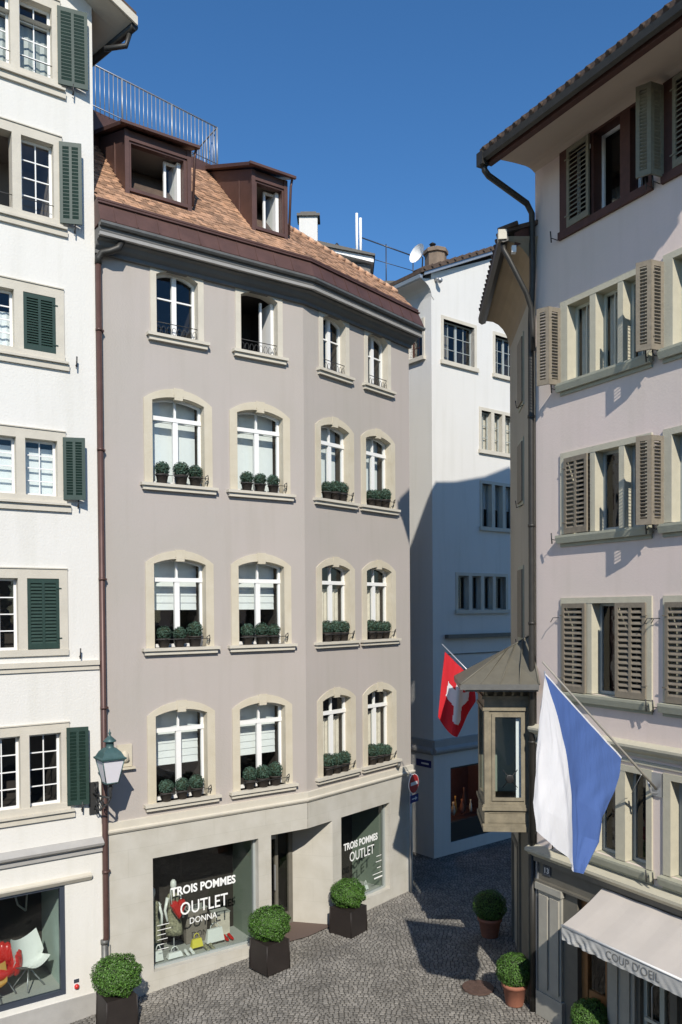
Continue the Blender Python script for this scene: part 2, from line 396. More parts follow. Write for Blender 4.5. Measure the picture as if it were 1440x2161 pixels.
def text_mesh(body, W, u, z, o, h, parent, width=None, bold=0.0, m='letters', name='lettering', warp=None, shear=0.0):
    cu = bpy.data.curves.new('t', 'FONT'); cu.body = body; cu.size = 1; cu.offset = bold; cu.fill_mode = 'BOTH'; cu.shear = shear
    cu.resolution_u = 3
    ob = bpy.data.objects.new('t', cu); S.collection.objects.link(ob)
    dg = bpy.context.evaluated_depsgraph_get(); me = bpy.data.meshes.new_from_object(ob.evaluated_get(dg))
    bpy.data.objects.remove(ob); 
    xs = [v.co.x for v in me.vertices]; ysv = [v.co.y for v in me.vertices]
    x0, x1, y0, y1 = min(xs), max(xs), min(ysv), max(ysv)
    sy = h/(y1-y0); sx = (width/(x1-x0)) if width else sy
    mb = MB()
    vs = []
    for v in me.vertices:
        uu, zz = u+(v.co.x-x0)*sx, z+(v.co.y-y0)*sy
        vs.append(warp(uu, zz) if warp else W.pt(uu, zz, o))
    mb.add(vs, [tuple(p.vertices) for p in me.polygons])
    bpy.data.meshes.remove(me)
    return mb.build(name, M[m], parent, normals=False)
TB = math.tan(R(7.7))
# ================================================================== GREY CORNER HOUSE
B0 = (-.811, 18.507)
GL = Wall(B0, 55.4); GR = Wall(B0, 40.0)
grey = thing('corner_house', 'tall mauve grey corner house with arched windows, potted box sills and brown copper roof', 'house', (B0[0], B0[1], 0))
UL, UR = -4.75, 4.13
rows = [(13.09, 14.30, 14.43, .455, .415), (10.08, 11.76, 11.87, .57, .52), (6.75, 8.46, 8.57, .57, .52), (3.60, 5.36, 5.47, .57, .52)]
colsL = [(-3.04, 0), (-1.13, 1)]; colsR = [(1.08, 2), (2.77, 3)]
holesL = [(c-(r[3]+.01), c+(r[3]+.01), r[0], r[2]-.0) for r in rows for c, _ in colsL]
holesR = [(c-(r[4]+.01), c+(r[4]+.01), r[0], r[2]-.0) for r in rows for c, _ in colsR]
mb = MB()
holed(mb, GL, UL, 0, 3.3, 14.6, holesL); holed(mb, GR, 0, UR, 3.3, 14.6, holesR)
# plain flank and back of the house
FLK = Wall(GR.pt(UR, 0), -38.6)
mb.quad(FLK.pt(0,0), FLK.pt(7,0), FLK.pt(7,15.4), FLK.pt(0,15.4))
bl = GL.pt(UL, 0, -7); br = FLK.pt(7, 0)
mb.quad(bl, br, (br[0],br[1],15.4), (bl[0],bl[1],15.4))
mb.build('wall', M['grey_wall'], grey)
# ground floor ashlar with shop openings
SH1 = (-3.71, -1.28, .17, 2.49); DR = (-.96, .86, 0.0, 2.51); SH2 = (1.18, 3.13, .29, 2.52)
mb = MB()
holed(mb, GL, UL, 0, -.6, 3.14, [SH1, (DR[0], 0, -.6, DR[3])], reveals=False, o=.03)
holed(mb, GR, 0, UR+.02, -.6, 3.14, [(0, DR[1], -.6, DR[3]), SH2], reveals=False, o=.03)
for W, s_ in ((GL, SH1), (GR, SH2)):
    a, b, c, d = s_
    for q in (((a,c),(a,d)),((b,c),(b,d)),((a,d),(b,d)),((a,c),(b,c))):
        (p1, p2) = q; mb.quad(W.pt(*p1,.03), W.pt(*p2,.03), W.pt(*p2,-.16), W.pt(*p1,-.16))
# splayed recess of the entrance
dl, dr_ = GL.pt(-.96,0,.03), GR.pt(.86,0,.03); il, ir = GL.pt(-.94,0,-.95), GL.pt(.15,0,-.95)
up = lambda p, z: (p[0], p[1], z)
mb.quad(dl, il, up(il,2.51), up(dl,2.51)); mb.quad(dr_, ir, up(ir,2.51), up(dr_,2.51))
bn = GL.pt(0,2.51,.03); mb.poly([up(dl,2.51), bn, up(dr_,2.51), up(ir,2.51), up(il,2.51)])
mb.build('stone_base', M['ashlar'], grey)
mb = MB(); mb.poly([up(dl,.03), GL.pt(0,.03,.03), up(dr_,.03), up(ir,.03), up(il,.03)]); 
mb.build('doorstep', M['threshold'], grey)
# door
mb = MB(); D = Wall(GL.pt(-.94,0,-.95), 55.4)
mb.wb(D, 0, .09, 0.03, 2.45, -.04, .05); mb.wb(D, .98, 1.09, 0.03, 2.45, -.04, .05); mb.wb(D, .09, .98, 2.33, 2.45, -.04, .05)
mb.wb(D, .09, .98, .03, .3, -.03, .03); mb.wb(D, .62, .70, .3, 2.33, -.03, .035)
dobj = mb.build('door', M['shop_wood'], grey)
mb = MB(); mb.quad(D.pt(.09,.3,0), D.pt(.98,.3,0), D.pt(.98,2.33,0), D.pt(.09,2.33,0)); mb.build('glass_pane', M['shop_glass'], dobj)
mb = MB(); open_box(mb, D, 0, 1.09, 0, 2.5, -.05, -1.2); mb.build('interior', M['interior'], dobj)
mb = MB(); mb.wb(D, .25, .62, 2.12, 2.2, .02, .07); mb.wb(D, .58,.61, .9, 1.5, .04, .08); mb.build('handle', M['steel'], dobj)
# band course between shop and first floor
def gsweep(mb, prof, mi=0, ul=UL, ur=UR, extra=0.0):
    mb.sweep([[GL.pt(ul, z, o) for o, z in prof], [GL.pt(o*TB, z, o) for o, z in prof], [GR.pt(ur+extra*(o if o > 0 else 0), z, o) for o, z in prof]], mi)
mb = MB(); gsweep(mb, [(-.05,3.12),(.06,3.12),(.085,3.16),(.085,3.19),(.05,3.21),(.05,3.34),(-.05,3.36)], extra=1)
mb.build('band_course', M['stone'], grey)
# cornice, gutter, copper skirt
mb = MB(); gsweep(mb, [(-.05,14.40),(.08,14.40),(.08,14.47),(.16,14.53),(.20,14.60),(.27,14.62),(.27,14.66),(.33,14.68),(.36,14.74),(.36,14.80),(-.05,14.84)], extra=.3)
mb.build('cornice', M['cornice_grey'], grey)
mb = MB(); gsweep(mb, [(.30,14.805),(.42,14.805),(.45,14.84),(.45,14.885),(.30,14.885)], extra=.3)
mb.build('gutter', M['zinc'], grey)
mb = MB(); gsweep(mb, [(.30,14.645),(.375,14.645),(.385,14.70),(.30,14.70)], extra=.3); mb.build('cornice_strip', M['plinth'], grey)
mb = MB(); gsweep(mb, [(.0,14.87),(.40,14.89),(.415,14.92),(.27,15.27),(.31,15.28),(.31,15.31),(.25,15.325),(.27,15.35),(.27,15.385),(.16,15.40),(0,15.35)], extra=.3)
for k in range(11):
    u = UL+.3+k*.44
    if u < -.1: mb.sweep([[GL.pt(u+du, 14.93, .415+dd) for du, dd in ((-.010,0),(-.010,.009),(.010,.009),(.010,0))],[GL.pt(u+du, 15.27, .27+dd) for du, dd in ((-.010,0),(-.010,.009),(.010,.009),(.010,0))]])
for k in range(9):
    u = .25+k*.44
    mb.sweep([[GR.pt(u+du, 14.93, .415+dd) for du, dd in ((-.010,0),(-.010,.009),(.010,.009),(.010,0))],[GR.pt(u+du, 15.27, .27+dd) for du, dd in ((-.010,0),(-.010,.009),(.010,.009),(.010,0))]])
mb.build('copper_skirt', M['copper'], grey)
# tiled roof: every tile a thin slab
SL = 1.03
def rz(o): return 15.38 + (.2-o)*SL
ang = math.atan(SL); ca, sa = math.cos(ang), math.sin(ang)
mb = MB(); rt = random.Random(5)
def umaxR(o):      # right end and top of the right facet slope down to the corner
    return 4.22 if o > -.35 else 0.54 + (o+1.05)/.70*3.56
def tile(W, u, o, w):
    z = rz(o) + rt.uniform(.0, .012); l = .19; t = .015; tl = .028
    du = rt.uniform(-.006,.006)
    P = []
    for (a, b) in ((0,0),(w-.008,0),(w-.008,l),(0,l)):
        P.append(W.pt(u+a+du, z + b*sa + (tl if b == 0 else .0), o - b*ca))
    Q = [(p[0], p[1], p[2]-t) for p in P]
    mb.add(P+Q, [(0,1,2,3),(0,4,5,1),(1,5,6,2),(3,7,4,0)])
nr = 0
o = .19
while o > -2.75:
    sh = (nr % 2)*.0675
    u = UL + sh - .135
    while u < o*TB - .02:
        ok = not ((-3.98 < u+.065 < -2.58 and -2.2 < o < -.35) or (-1.10 < u+.065 < -.22 and -2.45 < o < -.35)) and u > UL-.02
        if ok: tile(GL, u, o, .135)
        u += .135
    u = -o*TB - .1 + sh
    while u < umaxR(o)-.1 and o > -1.2:
        if u > -o*TB-.03: tile(GR, u, o, .135)
        u += .135
    o -= .128*ca; nr += 1
mb.build('roof_tiles', M['tile'], grey, normals=False)
mb = MB()
mb.poly([GL.pt(UL, rz(.2)-.02, .2), GL.pt(.2*TB, rz(.2)-.02, .2), GL.pt(-2.75*TB, rz(-2.75)-.02, -2.75), GL.pt(UL, rz(-2.75)-.02, -2.75)])
mb.poly([GR.pt(-.2*TB, rz(.2)-.02, .2), GR.pt(4.22, rz(.2)-.02, .2), GR.pt(4.1, rz(-.38)-.02, -.38), GR.pt(.54, rz(-1.05)-.02, -1.05), GR.pt(2.2*TB, rz(-2.0)-.02, -2.0), GR.pt(2.75*TB-.4, rz(-2.75)-.02, -2.75)])
mb.poly([GR.pt(4.1, rz(-.38)-.03, -.38), GR.pt(.54, rz(-1.05)-.03, -1.05), GR.pt(1.5, 15.3, -4.5), FLK.pt(5,15.3)])
mb.poly([GL.pt(UL, rz(-2.75)-.02, -2.75), GL.pt(-2.75*TB, rz(-2.75)-.02, -2.75), GL.pt(-1.0, 15.4, -6.5), GL.pt(UL, 15.4, -6.5)])
mb.poly([GR.pt(.54, rz(-1.05)-.03, -1.05), GR.pt(2.75*TB-.4, rz(-2.75)-.03, -2.75), GL.pt(-1.0, 15.4, -6.5), GR.pt(1.5,15.3,-4.5)])
mb.build('roof', M['dark_tile'], grey)
# ridge tiles on the descending edge
mb = MB(); N_ = 16
for k in range(N_):
    f0, f1 = k/N_, (k+.94)/N_
    def rp(f): return GR.pt(.54+3.6*f, rz(-1.05+.68*f)+.02, -1.05+.68*f)
    mb.tube([rp(f0), rp(f1)], [.075,.062], 8)
mb.build('ridge', M['ridge_tile'], grey)
# dormers
def dormer(u0, u1, zt, wz0, wz1, wu0, wu1, ob_, open_leaf):
    mb = MB()
    f = -.33
    # front frame
    holed(mb, GL, u0, u1, 15.75, zt, [(wu0, wu1, wz0, wz1)], depth=.14, o=f)
    back = ob_
    zb = rz(back)
    for u in (u0, u1):
        mb.poly([GL.pt(u,15.75,f), GL.pt(u,zt,f), GL.pt(u,zb,back), GL.pt(u,rz(-.8)-.3,-.8)])
    for u, s_ in ((u0,-1),(u1,1)):          # standing seams on the cheeks
        mb.wb(GL, u-.02 if s_ < 0 else u, u if s_ < 0 else u+.02, 15.9, zt, f-.62, f-.58)
    mb.wb(GL, u0-.02, u0+.07, 15.8, zt-.01, f, f+.035); mb.wb(GL, u1-.07, u1+.02, 15.8, zt-.01, f, f+.035)
    mb.wb(GL, u0+.07, u1-.07, wz0-.07, wz0-.003, f, f+.05); mb.wb(GL, u0+.07, u1-.07, wz1+.04, wz1+.1, f, f+.03)
    d = mb.build('dormer', M['copper'], grey)
    mb = MB()
    r0, r1 = f+.14, back
    zr0, zr1 = zt+.0, zb+.06
    mb.box8([GL.pt(u0-.12,zr0,r0), GL.pt(u1+.12,zr0,r0), GL.pt(u1+.12,zr0+.07,r0), GL.pt(u0-.12,zr0+.07,r0),
             GL.pt(u0-.12,zr1-.03,r1), GL.pt(u1+.12,zr1-.03,r1), GL.pt(u1+.12,zr1+.06,r1), GL.pt(u0-.12,zr1+.06,r1)])
    mb.wb(GL, u0-.15, u1+.15, zr0+.0, zr0+.055, r0, r0+.07)
    mb.tube([GL.pt(u1+.09, zr0, r0-.02), GL.pt(u1+.09, zr0-.14, r0-.08), GL.pt(u1+.05, 16.05, f+.03)], .028, 8)
    mb.build('dormer_roof', M['copper'], d)
    mb = MB(); open_box(mb, GL, wu0-.05, wu1+.05, wz0-.05, wz1+.05, f-.15, f-1.3); mb.build('interior', M['room'], d)
    mb = MB()
    # window leaf swung inwards at the right side
    for (a, b, c, dd) in ((wu1-.05, wu1-.01, wz0, wz1),):
        mb.wb(GL, a-.04, b, c, dd, f-.60, f-.14)
    mb.wb(GL, wu1-.34, wu1-.29, wz0, wz1, f-.30, f-.25); mb.wb(GL, wu1-.29, wu1-.06, wz0, wz0+.05, f-.30, f-.25); mb.wb(GL, wu1-.29, wu1-.06, wz1-.05, wz1, f-.30, f-.25)
    mb.build('window_leaf', M['white_paint'], d)
    mb = MB(); mb.quad(*[GL.pt(a_, b_, f-.27) for a_, b_ in ((wu1-.29,wz0+.05),(wu1-.1,wz0+.05),(wu1-.1,wz1-.05),(wu1-.29,wz1-.05))]); mb.build('glass_pane', M['glass'], d)
dormer(-3.98, -2.58, 17.20, 16.04, 16.95, -3.86, -2.72, -2.25, True)
dormer(-1.10, -.22, 17.26, 16.02, 17.0, -.98, -.33, -2.5, True)
# roof terrace with railing
mb = MB()
RA = [(-4.9, -1.75), (-.87, -2.5)]
ra = lambda f, z, dd=0: GL.pt(RA[0][0]+(RA[1][0]-RA[0][0])*f, z, RA[0][1]+(RA[1][1]-RA[0][1])*f-dd)
mb.box8([ra(0,17.3), ra(1,17.3), ra(1,18.33), ra(0,18.33), ra(0,17.3,2.2), ra(1,17.3,2.2), ra(1,18.33,2.2), ra(0,18.33,2.2)])
mb.build('terrace', M['copper'], grey)
mb = MB()
zt = 19.3; nb = 38
for k in range(nb+1):
    f = k/nb; big = k % 12 == 2
    mb.tube([ra(f,18.3), ra(f,zt)], .024 if big else .011, 6)
mb.tube([ra(-.01,zt), ra(1,zt)], .02, 6); mb.tube([ra(-.01,18.42), ra(1,18.42)], .012, 6)
for k in range(1, 15):
    mb.tube([ra(1,18.3,k*.14), ra(1,zt,k*.14)], .011, 6)
mb.tube([ra(1,zt), ra(1,zt,2.0)], .02, 6); mb.tube([ra(1,18.42), ra(1,18.42,2.0)], .012, 6)
mb.build('railing', M['rail_steel'], grey)
mb = MB(); p = ra(.10, 18.3, 1.2); CH = Wall(p, 55.4)
mb.wb(CH, -.25, .3, 18.2, 19.15, -.3, .1); mb.wb(CH, -.3, .35, 19.15, 19.22, -.35, .15)
mb.build('chimney', M['chimney_brick'], grey)
# downpipe at the party wall
mb = MB(); pu = -4.70
mb.tube([GL.pt(pu,14.28,.1), GL.pt(pu,1.15,.1), GL.pt(pu-.03,1.0,.1)], .055, 10)
for z in (12.9, 10.6, 8.1, 5.6, 2.4): mb.tube([GL.pt(pu,z,.1), GL.pt(pu,z+.05,.1)], .068, 10); mb.wb(GL, pu, pu+.1, z, z+.04, .0, .1)
mb.build('downpipe', M['copper_pipe'], grey)
mb = MB(); mb.tube([GL.pt(pu+.42,14.66,.26), GL.pt(pu+.34,14.50,.27), GL.pt(pu+.2,14.43,.22), GL.pt(pu+.07,14.40,.15), GL.pt(pu,14.30,.1), GL.pt(pu,14.18,.1)], .068, 10); mb.build('pipe_elbow', M['dark_zinc'], grey)
mb = MB(); mb.tube([GL.pt(pu-.04,1.08,.1), GL.pt(pu-.04,-.45,.1)], .062, 10); mb.tube([GL.pt(pu-.04,1.02,.1), GL.pt(pu-.04,1.1,.1)], .075, 10)
mb.tube([GL.pt(pu+.09,.95,.05), GL.pt(pu+.09,-.4,.05)], .012, 6)
mb.build('downpipe', M['zinc'], grey)
# arched windows
def grey_window(W, c, ri, wide):
    z0, zs, zc, aL, aR = rows[ri]; a = aL if wide else aR
    A = a + (.13 if ri == 0 else .18); top = ri == 0
    mb = MB()
    inn = arch(c, a, z0, zs, zc); out = arch(c, A, z0, zs+(.12 if top else .02), zc+(.13 if top else .17))
    ring(mb, W, inn, out, .022, -.26)
    if not top:
        mb.wb(W, c-.09, c+.09, zc-.055, zc+.03, -.08, .034)
        mb.wb(W, c-.11, c+.11, zc+.03, zc+.185, .01, .030)
    w = mb.build('window', M['stone'] if top else M['sandstone'], grey)
    mb = MB()
    mb.wb(W, c-A-.09, c+A+.09, z0-.06, z0, -.26, .13); mb.wb(W, c-A-.05, c+A+.05, z0-.14, z0-.062, 0, .085)
    mb.build('sill', M['stone'], w)
    # sash
    mb = MB(); f0, f1 = -.17, -.23; b = .05
    ring(mb, W, arch(c, a-b, z0+.07, zs-.03, zc-b), arch(c, a+.01, z0+.07, zs+.0, zc+.01), f0, f1, f1)
    mb.wb(W, c-a, c+a, z0, z0+.07, f1, f0)
    if top:
        mb.wb(W, c-.05, c+.05, z0+.07, zc-.03, f1, f0+.01); zt_ = zs-.42
        mb.wb(W, c-a, c-.05, zt_, zt_+.03, f1+.01, f0-.01); mb.wb(W, c+.05, c+a, zt_, zt_+.03, f1+.01, f0-.01)
    else:
        zt_ = zs-.36
        mb.wb(W, c-a, c+a, zt_, zt_+.085, f1, f0+.02)
        mb.wb(W, c-.055, c+.055, z0+.07, zt_, f1, f0+.01); mb.wb(W, c-.02, c+.02, zt_+.085, zc-.04, f1, f0)
    if top and W is GL and c > -2:      # this one stands open, its right leaf swung in
        mb = MB(); mb.wb(W, c+a-.07, c+a, z0, zs+.02, -.6, -.17); mb.wb(W, c+a-.3, c+a-.25, z0, zs+.02, -.3, -.25); mb.wb(W, c+a-.3, c+a-.07, z0, z0+.06, -.3, -.25)
    mb.build('sash', M['white_paint'], w)
    if not (top and W is GL and c > -2):
        mb = MB(); mb.quad(W.pt(c-a,z0,-.2), W.pt(c+a,z0,-.2), W.pt(c+a,zc,-.2), W.pt(c-a,zc,-.2)); mb.build('glass_pane', M['glass'], w)
    mb = MB(); open_box(mb, W, c-a-.04, c+a+.04, z0-.02, zc+.02, -.262, -1.3); mb.build('interior', M['interior'], w)
    # blinds and curtains
    mb = MB()
    if ri == 1:
        mb.wb(W, c-a+.02, c+a-.02, z0+.02, zt_+.02, -.435, -.425); mb.wb(W, c-a+.02, c+a-.02, zt_+.03, zc, -.435, -.425)
        mb.build('blind', M['blind'], w)
    elif ri in (2, 3) and wide:
        mb.wb(W, c-a+.02, c+a-.02, zt_+.02, zc, -.435, -.425)
        for k in range(5 if (ri+int(c*2)) % 2 else 4):
            z1 = zt_+.02-k*.15
            mb.box8([W.pt(c-a+.02,z1-.15,-.435), W.pt(c+a-.02,z1-.15,-.435), W.pt(c+a-.02,z1,-.445), W.pt(c-a+.02,z1,-.445),
                     W.pt(c-a+.02,z1-.15,-.425), W.pt(c+a-.02,z1-.15,-.425), W.pt(c+a-.02,z1-.002,-.44), W.pt(c-a+.02,z1-.002,-.44)])
        mb.build('blind', M['blind'], w)
    elif ri in (2, 3):
        n = 14; pts = []
        for k in range(n+1):
            u = c-a*.85+k*(a*1.8)/n; pts.append((u, -.33+(.02 if k % 2 else -.02)))
        for k in range(n):
            mb.quad(W.pt(pts[k][0], z0+.05, pts[k][1]), W.pt(pts[k+1][0], z0+.05, pts[k+1][1]), W.pt(pts[k+1][0], zt_-.1, pts[k+1][1]), W.pt(pts[k][0], zt_-.1, pts[k][1]))
        mb.build('curtain', M['curtain'], w)
    # ironwork
    mb = MB()
    if top:
        for zz in (z0+.27, z0+.03): mb.tube([W.pt(c-a,zz,-.03), W.pt(c+a,zz,-.03)], .009, 5)
        nn = 8
        for k in range(nn):
            uc = c-a+(k+.5)*2*a/nn
            mb.tube([W.pt(uc+.045*math.cos(t), z0+.13+.08*math.sin(t), -.03) for t in [i*math.pi/5 for i in range(11)]], .006, 4, cap=False)
    else:
        for s_ in (1,):
            mb.tube([W.pt(c+a+.05,z0+.03,.02), W.pt(c+a+.05,z0+.18,.09), W.pt(c+a+.02,z0+.24,.13), W.pt(c+a-.04,z0+.2,.13), W.pt(c+a-.03,z0+.13,.12)], .01, 5)
        mb.tube([W.pt(c-a,z0+.17,.10), W.pt(c+a+.03,z0+.17,.12)], .007, 5)
    mb.build('ironwork', M['iron'], w)
for ri in range(4):
    for c, _ in colsL: grey_window(GL, c, ri, True)
    for c, _ in colsR: grey_window(GR, c, ri, False)
# shop windows of the corner house
def shop(W, s_, u_text, t1, t2, t3=None):
    a, b, c, d = s_
    mb = MB(); fr = .05
    mb.wb(W, a, a+fr, c, d, -.2, -.12); mb.wb(W, b-fr, b, c, d, -.2, -.12); mb.wb(W, a+fr, b-fr, d-fr, d, -.2, -.12); mb.wb(W, a+fr, b-fr, c, c+fr, -.2, -.12)
    w = mb.build('shop_window', M['grey_paint'], grey)
    mb = MB(); mb.quad(W.pt(a,c,-.15), W.pt(b,c,-.15), W.pt(b,d,-.15), W.pt(a,d,-.15)); mb.build('glass_pane', M['shop_glass'], w)
    mb = MB(); open_box(mb, W, a-.05, b+.02, c-.02, d+.02, -.2, -1.25, 0, right=1, floor=2)
    mb.build('interior', [M['interior'], M['panel_green'], M['display']], w)
    return w
w1 = shop(GL, SH1, 0, 0, 0); w2 = shop(GR, SH2, 0, 0, 0)
text_mesh('TROIS POMMES', GL, -3.26, 1.56, -.14, .185, w1, 1.50, .035)
text_mesh('OUTLET', GL, -3.05, 1.12, -.14, .27, w1, 1.10, .006)
text_mesh('DONNA', GL, -2.84, .90, -.14, .13, w1, .63, .004)
text_mesh('TROIS POMMES', GR, 1.47, 1.60, -.14, .18, w2, 1.36, .035)
text_mesh('OUTLET', GR, 1.70, 1.28, -.14, .24, w2, .98, .006)
mb = MB()
for k, (u, z, ww) in enumerate([(2.78,1.16,.2),(2.75,1.02,.24),(2.8,.86,.16),(2.62,.72,.4),(2.68,.6,.34)]): mb.wb(GR, u, u+ww, z, z+(.035 if k > 3 else .016), -.142, -.139)
mb.build('lettering', M['letters'], w2)
mb = MB()
for k in range(6): mb.wb(GL, -3.56, -3.56+(.26,.30,.18,.22,.14,.24)[k], 1.02-k*.10, 1.032-k*.10, -.142, -.139)
mb.build('lettering', M['letters'], w1)
# ------------------------------------------------------------------ goods in the corner house shop
def inside(W, u, o, z): return W.pt(u, z, o)
def mannequin(W, u, o, z, label, m_dress, h=1.65, group='mannequins in the shop windows'):
    base = W.pt(u, z, o)
    t = thing('mannequin', label, 'mannequin', base, group)
    mb = MB(); k = h/1.7
    prof = [(.10,.0),(.10,.02),(.015,.03),(.015,.45*k)]
    mb.lathe(base, prof, 12); mb.build('stand', M['steel'], t)
    mb = MB()
    mb.lathe(base, [(.22*k,.42*k),(.21*k,.55*k),(.18*k,.8*k),(.16*k,.93*k),(.12*k,1.05*k),(.15*k,1.22*k),(.17*k,1.32*k),(.13*k,1.40*k),(.05*k,1.43*k)], 16, sx=1, sy=.62)
    mb.build('dress', m_dress, t)
    mb = MB()
    for s_ in (-1, 1):
        a = Vector(W.pt(u+s_*.15*k, z+1.34*k, o)); b = Vector(W.pt(u+s_*.23*k, z+1.05*k, o+.02)); c = Vector(W.pt(u+s_*.2*k, z+.8*k, o+.09))
        mb.tube([a, b, c], [.045*k,.035*k,.025*k], 8)
    mb.lathe(base, [(.045*k,1.42*k),(.04*k,1.5*k),(.06*k,1.54*k),(.078*k,1.62*k),(.07*k,1.7*k),(.03*k,1.75*k)], 12)
    mb.build('figure', M['white_gloss'], t)
mannequin(GL, -3.0, -.62, .2, 'pale mannequin in patterned dress behind the larger outlet window', M['camo'], 1.5)
mannequin(GL, -3.5, -.55, .2, 'pale mannequin in patterned jacket at left edge of the larger outlet window', M['camo'], 1.45)
mannequin(GR, 1.7, -.7, .3, 'mannequin in brown patterned clothes behind the narrower outlet window', M['camo'], 1.35)
mb = MB(); t = thing('red_handbag', 'red heart shaped bag held in front of the patterned dress in the outlet window', 'bag', GL.pt(-3.02, 1.15, -.32))
mb.sweep([[GL.pt(-3.02+dx*s_, 1.2+dz*s_, o) for dx, dz in ((-.17,.1),(-.13,.19),(-.05,.19),(0,.14),(.05,.19),(.13,.19),(.17,.1),(.1,-.05),(0,-.2),(-.1,-.05))] for s_, o in ((.8,-.24),(1,-.28),(1,-.36),(.8,-.4))])
mb.build('pouch', M['red_gloss'], t)
mb = MB(); mb.tube([GL.pt(-3.17+.0*i, 1.3+.35*math.sin(i*math.pi/6), -.3-.02*i) for i in range(7)], .008, 5); mb.build('strap', M['white_gloss'], t)
def bag(W, u, o, z, w, h, d, m, label, group=None):
    base = W.pt(u, z, o); t = thing('handbag', label, 'bag', base, group)
    mb = MB(); mb.box8([W.pt(u-w/2,z,o-d/2),W.pt(u+w/2,z,o-d/2),W.pt(u+w*.4,z+h,o-d*.2),W.pt(u-w*.4,z+h,o-d*.2),W.pt(u-w/2,z,o+d/2),W.pt(u+w/2,z,o+d/2),W.pt(u+w*.4,z+h,o+d*.2),W.pt(u-w*.4,z+h,o+d*.2)])
    mb.build('body', m, t)
    mb = MB(); mb.tube([W.pt(u+w*.25*math.cos(a), z+h+.12*math.sin(a), o) for a in [i*math.pi/6 for i in range(7)]], .01, 5); mb.build('strap', m, t)
g_ = 'bags on the display floor of the large outlet window'
bag(GL, -2.55, -.45, .25, .26, .17, .12, M['yellow'], 'yellow leather handbag low in the larger outlet window beside a white one', g_)
bag(GL, -2.10, -.5, .25, .42, .28, .14, M['white_gloss'], 'large white patterned handbag low in the larger outlet window, right of the yellow one', g_)
bag(GL, -3.45, -.38, .2, .2, .2, .1, M['white_gloss'], 'small white handbag at the bottom left of the larger outlet window', g_)
bag(GL, -3.1, -.35, .2, .34, .1, .14, M['white_gloss'], 'flat white clutch bag near the glass, below the patterned dress', g_)
bag(GR, 2.35, -.4, .31, .2, .14, .1, M['white_gloss'], 'small white handbag low in the narrower outlet window, left one', 'bags in the narrow outlet window')
bag(GR, 2.65, -.4, .31, .14, .1, .1, M['white_gloss'], 'small white handbag low in the narrower outlet window, right one', 'bags in the narrow outlet window')
def shoes(W, u, o, z, m, label, g):
    base = W.pt(u, z, o); t = thing('shoe_pair', label, 'shoes', base, g)
    for k, du in enumerate((-.06, .06)):
        mb = MB(); n_ = 9
        prof = [(-.12,.03,.07),(-.08,.035,.09),(-.03,.034,.075),(.02,.038,.055),(.07,.042,.045),(.12,.025,.03)]
        mb.sweep([[W.pt(u+du+w_*math.cos(a), z+h_*(.5+.5*math.sin(a)), o+d_) for a in [i_*2*math.pi/n_ for i_ in range(n_)]] for d_, w_, h_ in prof])
        mb.build('shoe', m, t)
gs_ = 'shoe pairs on the display floors'
shoes(GL, -2.78, -.32, .2, M['white_gloss'], 'pair of white shoes by the glass between white clutch and yellow handbag', gs_)
shoes(GL, -2.32, -.30, .2, M['camo'], 'pair of patterned shoes by the glass in front of the large white handbag', gs_)
shoes(GL, -1.75, -.55, .2, M['red_gloss'], 'pair of red shoes at the right end of the larger outlet window floor', gs_)
shoes(GR, 2.0, -.4, .31, M['white_gloss'], 'pair of white shoes on the floor of the narrower outlet window', gs_)
for k_, (u_, w_, h_, m_) in enumerate(((-3.35,.34,1.0,'panel_green'),(-2.35,.5,.72,'room'),(-1.72,.36,.5,'curtain'))):
    t = thing('display_plinth', ['tall grey green display block at the back left of the larger outlet window','low brown display block behind the handbags in the larger outlet window','small pale display block at the back right of the larger outlet window'][k_], 'display block', GL.pt(u_, .16, -1.0), 'display blocks in the larger outlet window')
    mb = MB(); mb.wb(GL, u_-w_/2, u_+w_/2, .16, .16+h_, -1.15, -.88); mb.build('block', M[m_], t)
    mb = MB(); mb.wb(GL, u_-w_/2-.01, u_+w_/2+.01, .16+h_, .18+h_, -1.16, -.87); mb.build('top_board', M['display'], t)
mb = MB()
for k_ in range(5): mb.tube([GL.pt(-3.2+k_*.4,2.47,-.6), GL.pt(-3.2+k_*.4,2.36,-.6)], .035, 8)
mb.build('ceiling_spots', M['steel'], w1)
# carved relief plaque and spotlight
mb = MB(); t = thing('stone_relief', 'weathered ochre carved stone relief on the grey wall behind the street lamp', 'relief', GL.pt(-4.27, 4.35, 0))
mb.wb(GL, -4.42, -4.12, 4.42, 4.86, -.01, .05); mb.lathe(GL.pt(-4.27,4.6,.03), [(.02,-.12),(.10,-.05),(.08,.08),(.02,.14)], 10)
mb.build('tablet', M['sandstone'], t)
mb = MB(); mb.wb(GL, -4.47, -4.07, 4.37, 4.41, 0, .1); mb.build('ledge', M['sandstone'], t)
mb = MB(); mb.tube([GR.pt(3.42,3.42,0), GR.pt(3.42,3.43,.1)], .012, 6); mb.tube([GR.pt(3.42,3.38,.09), GR.pt(3.42,3.5,.14)], .045, 10)
mb.build('spotlight', M['zinc'], grey)
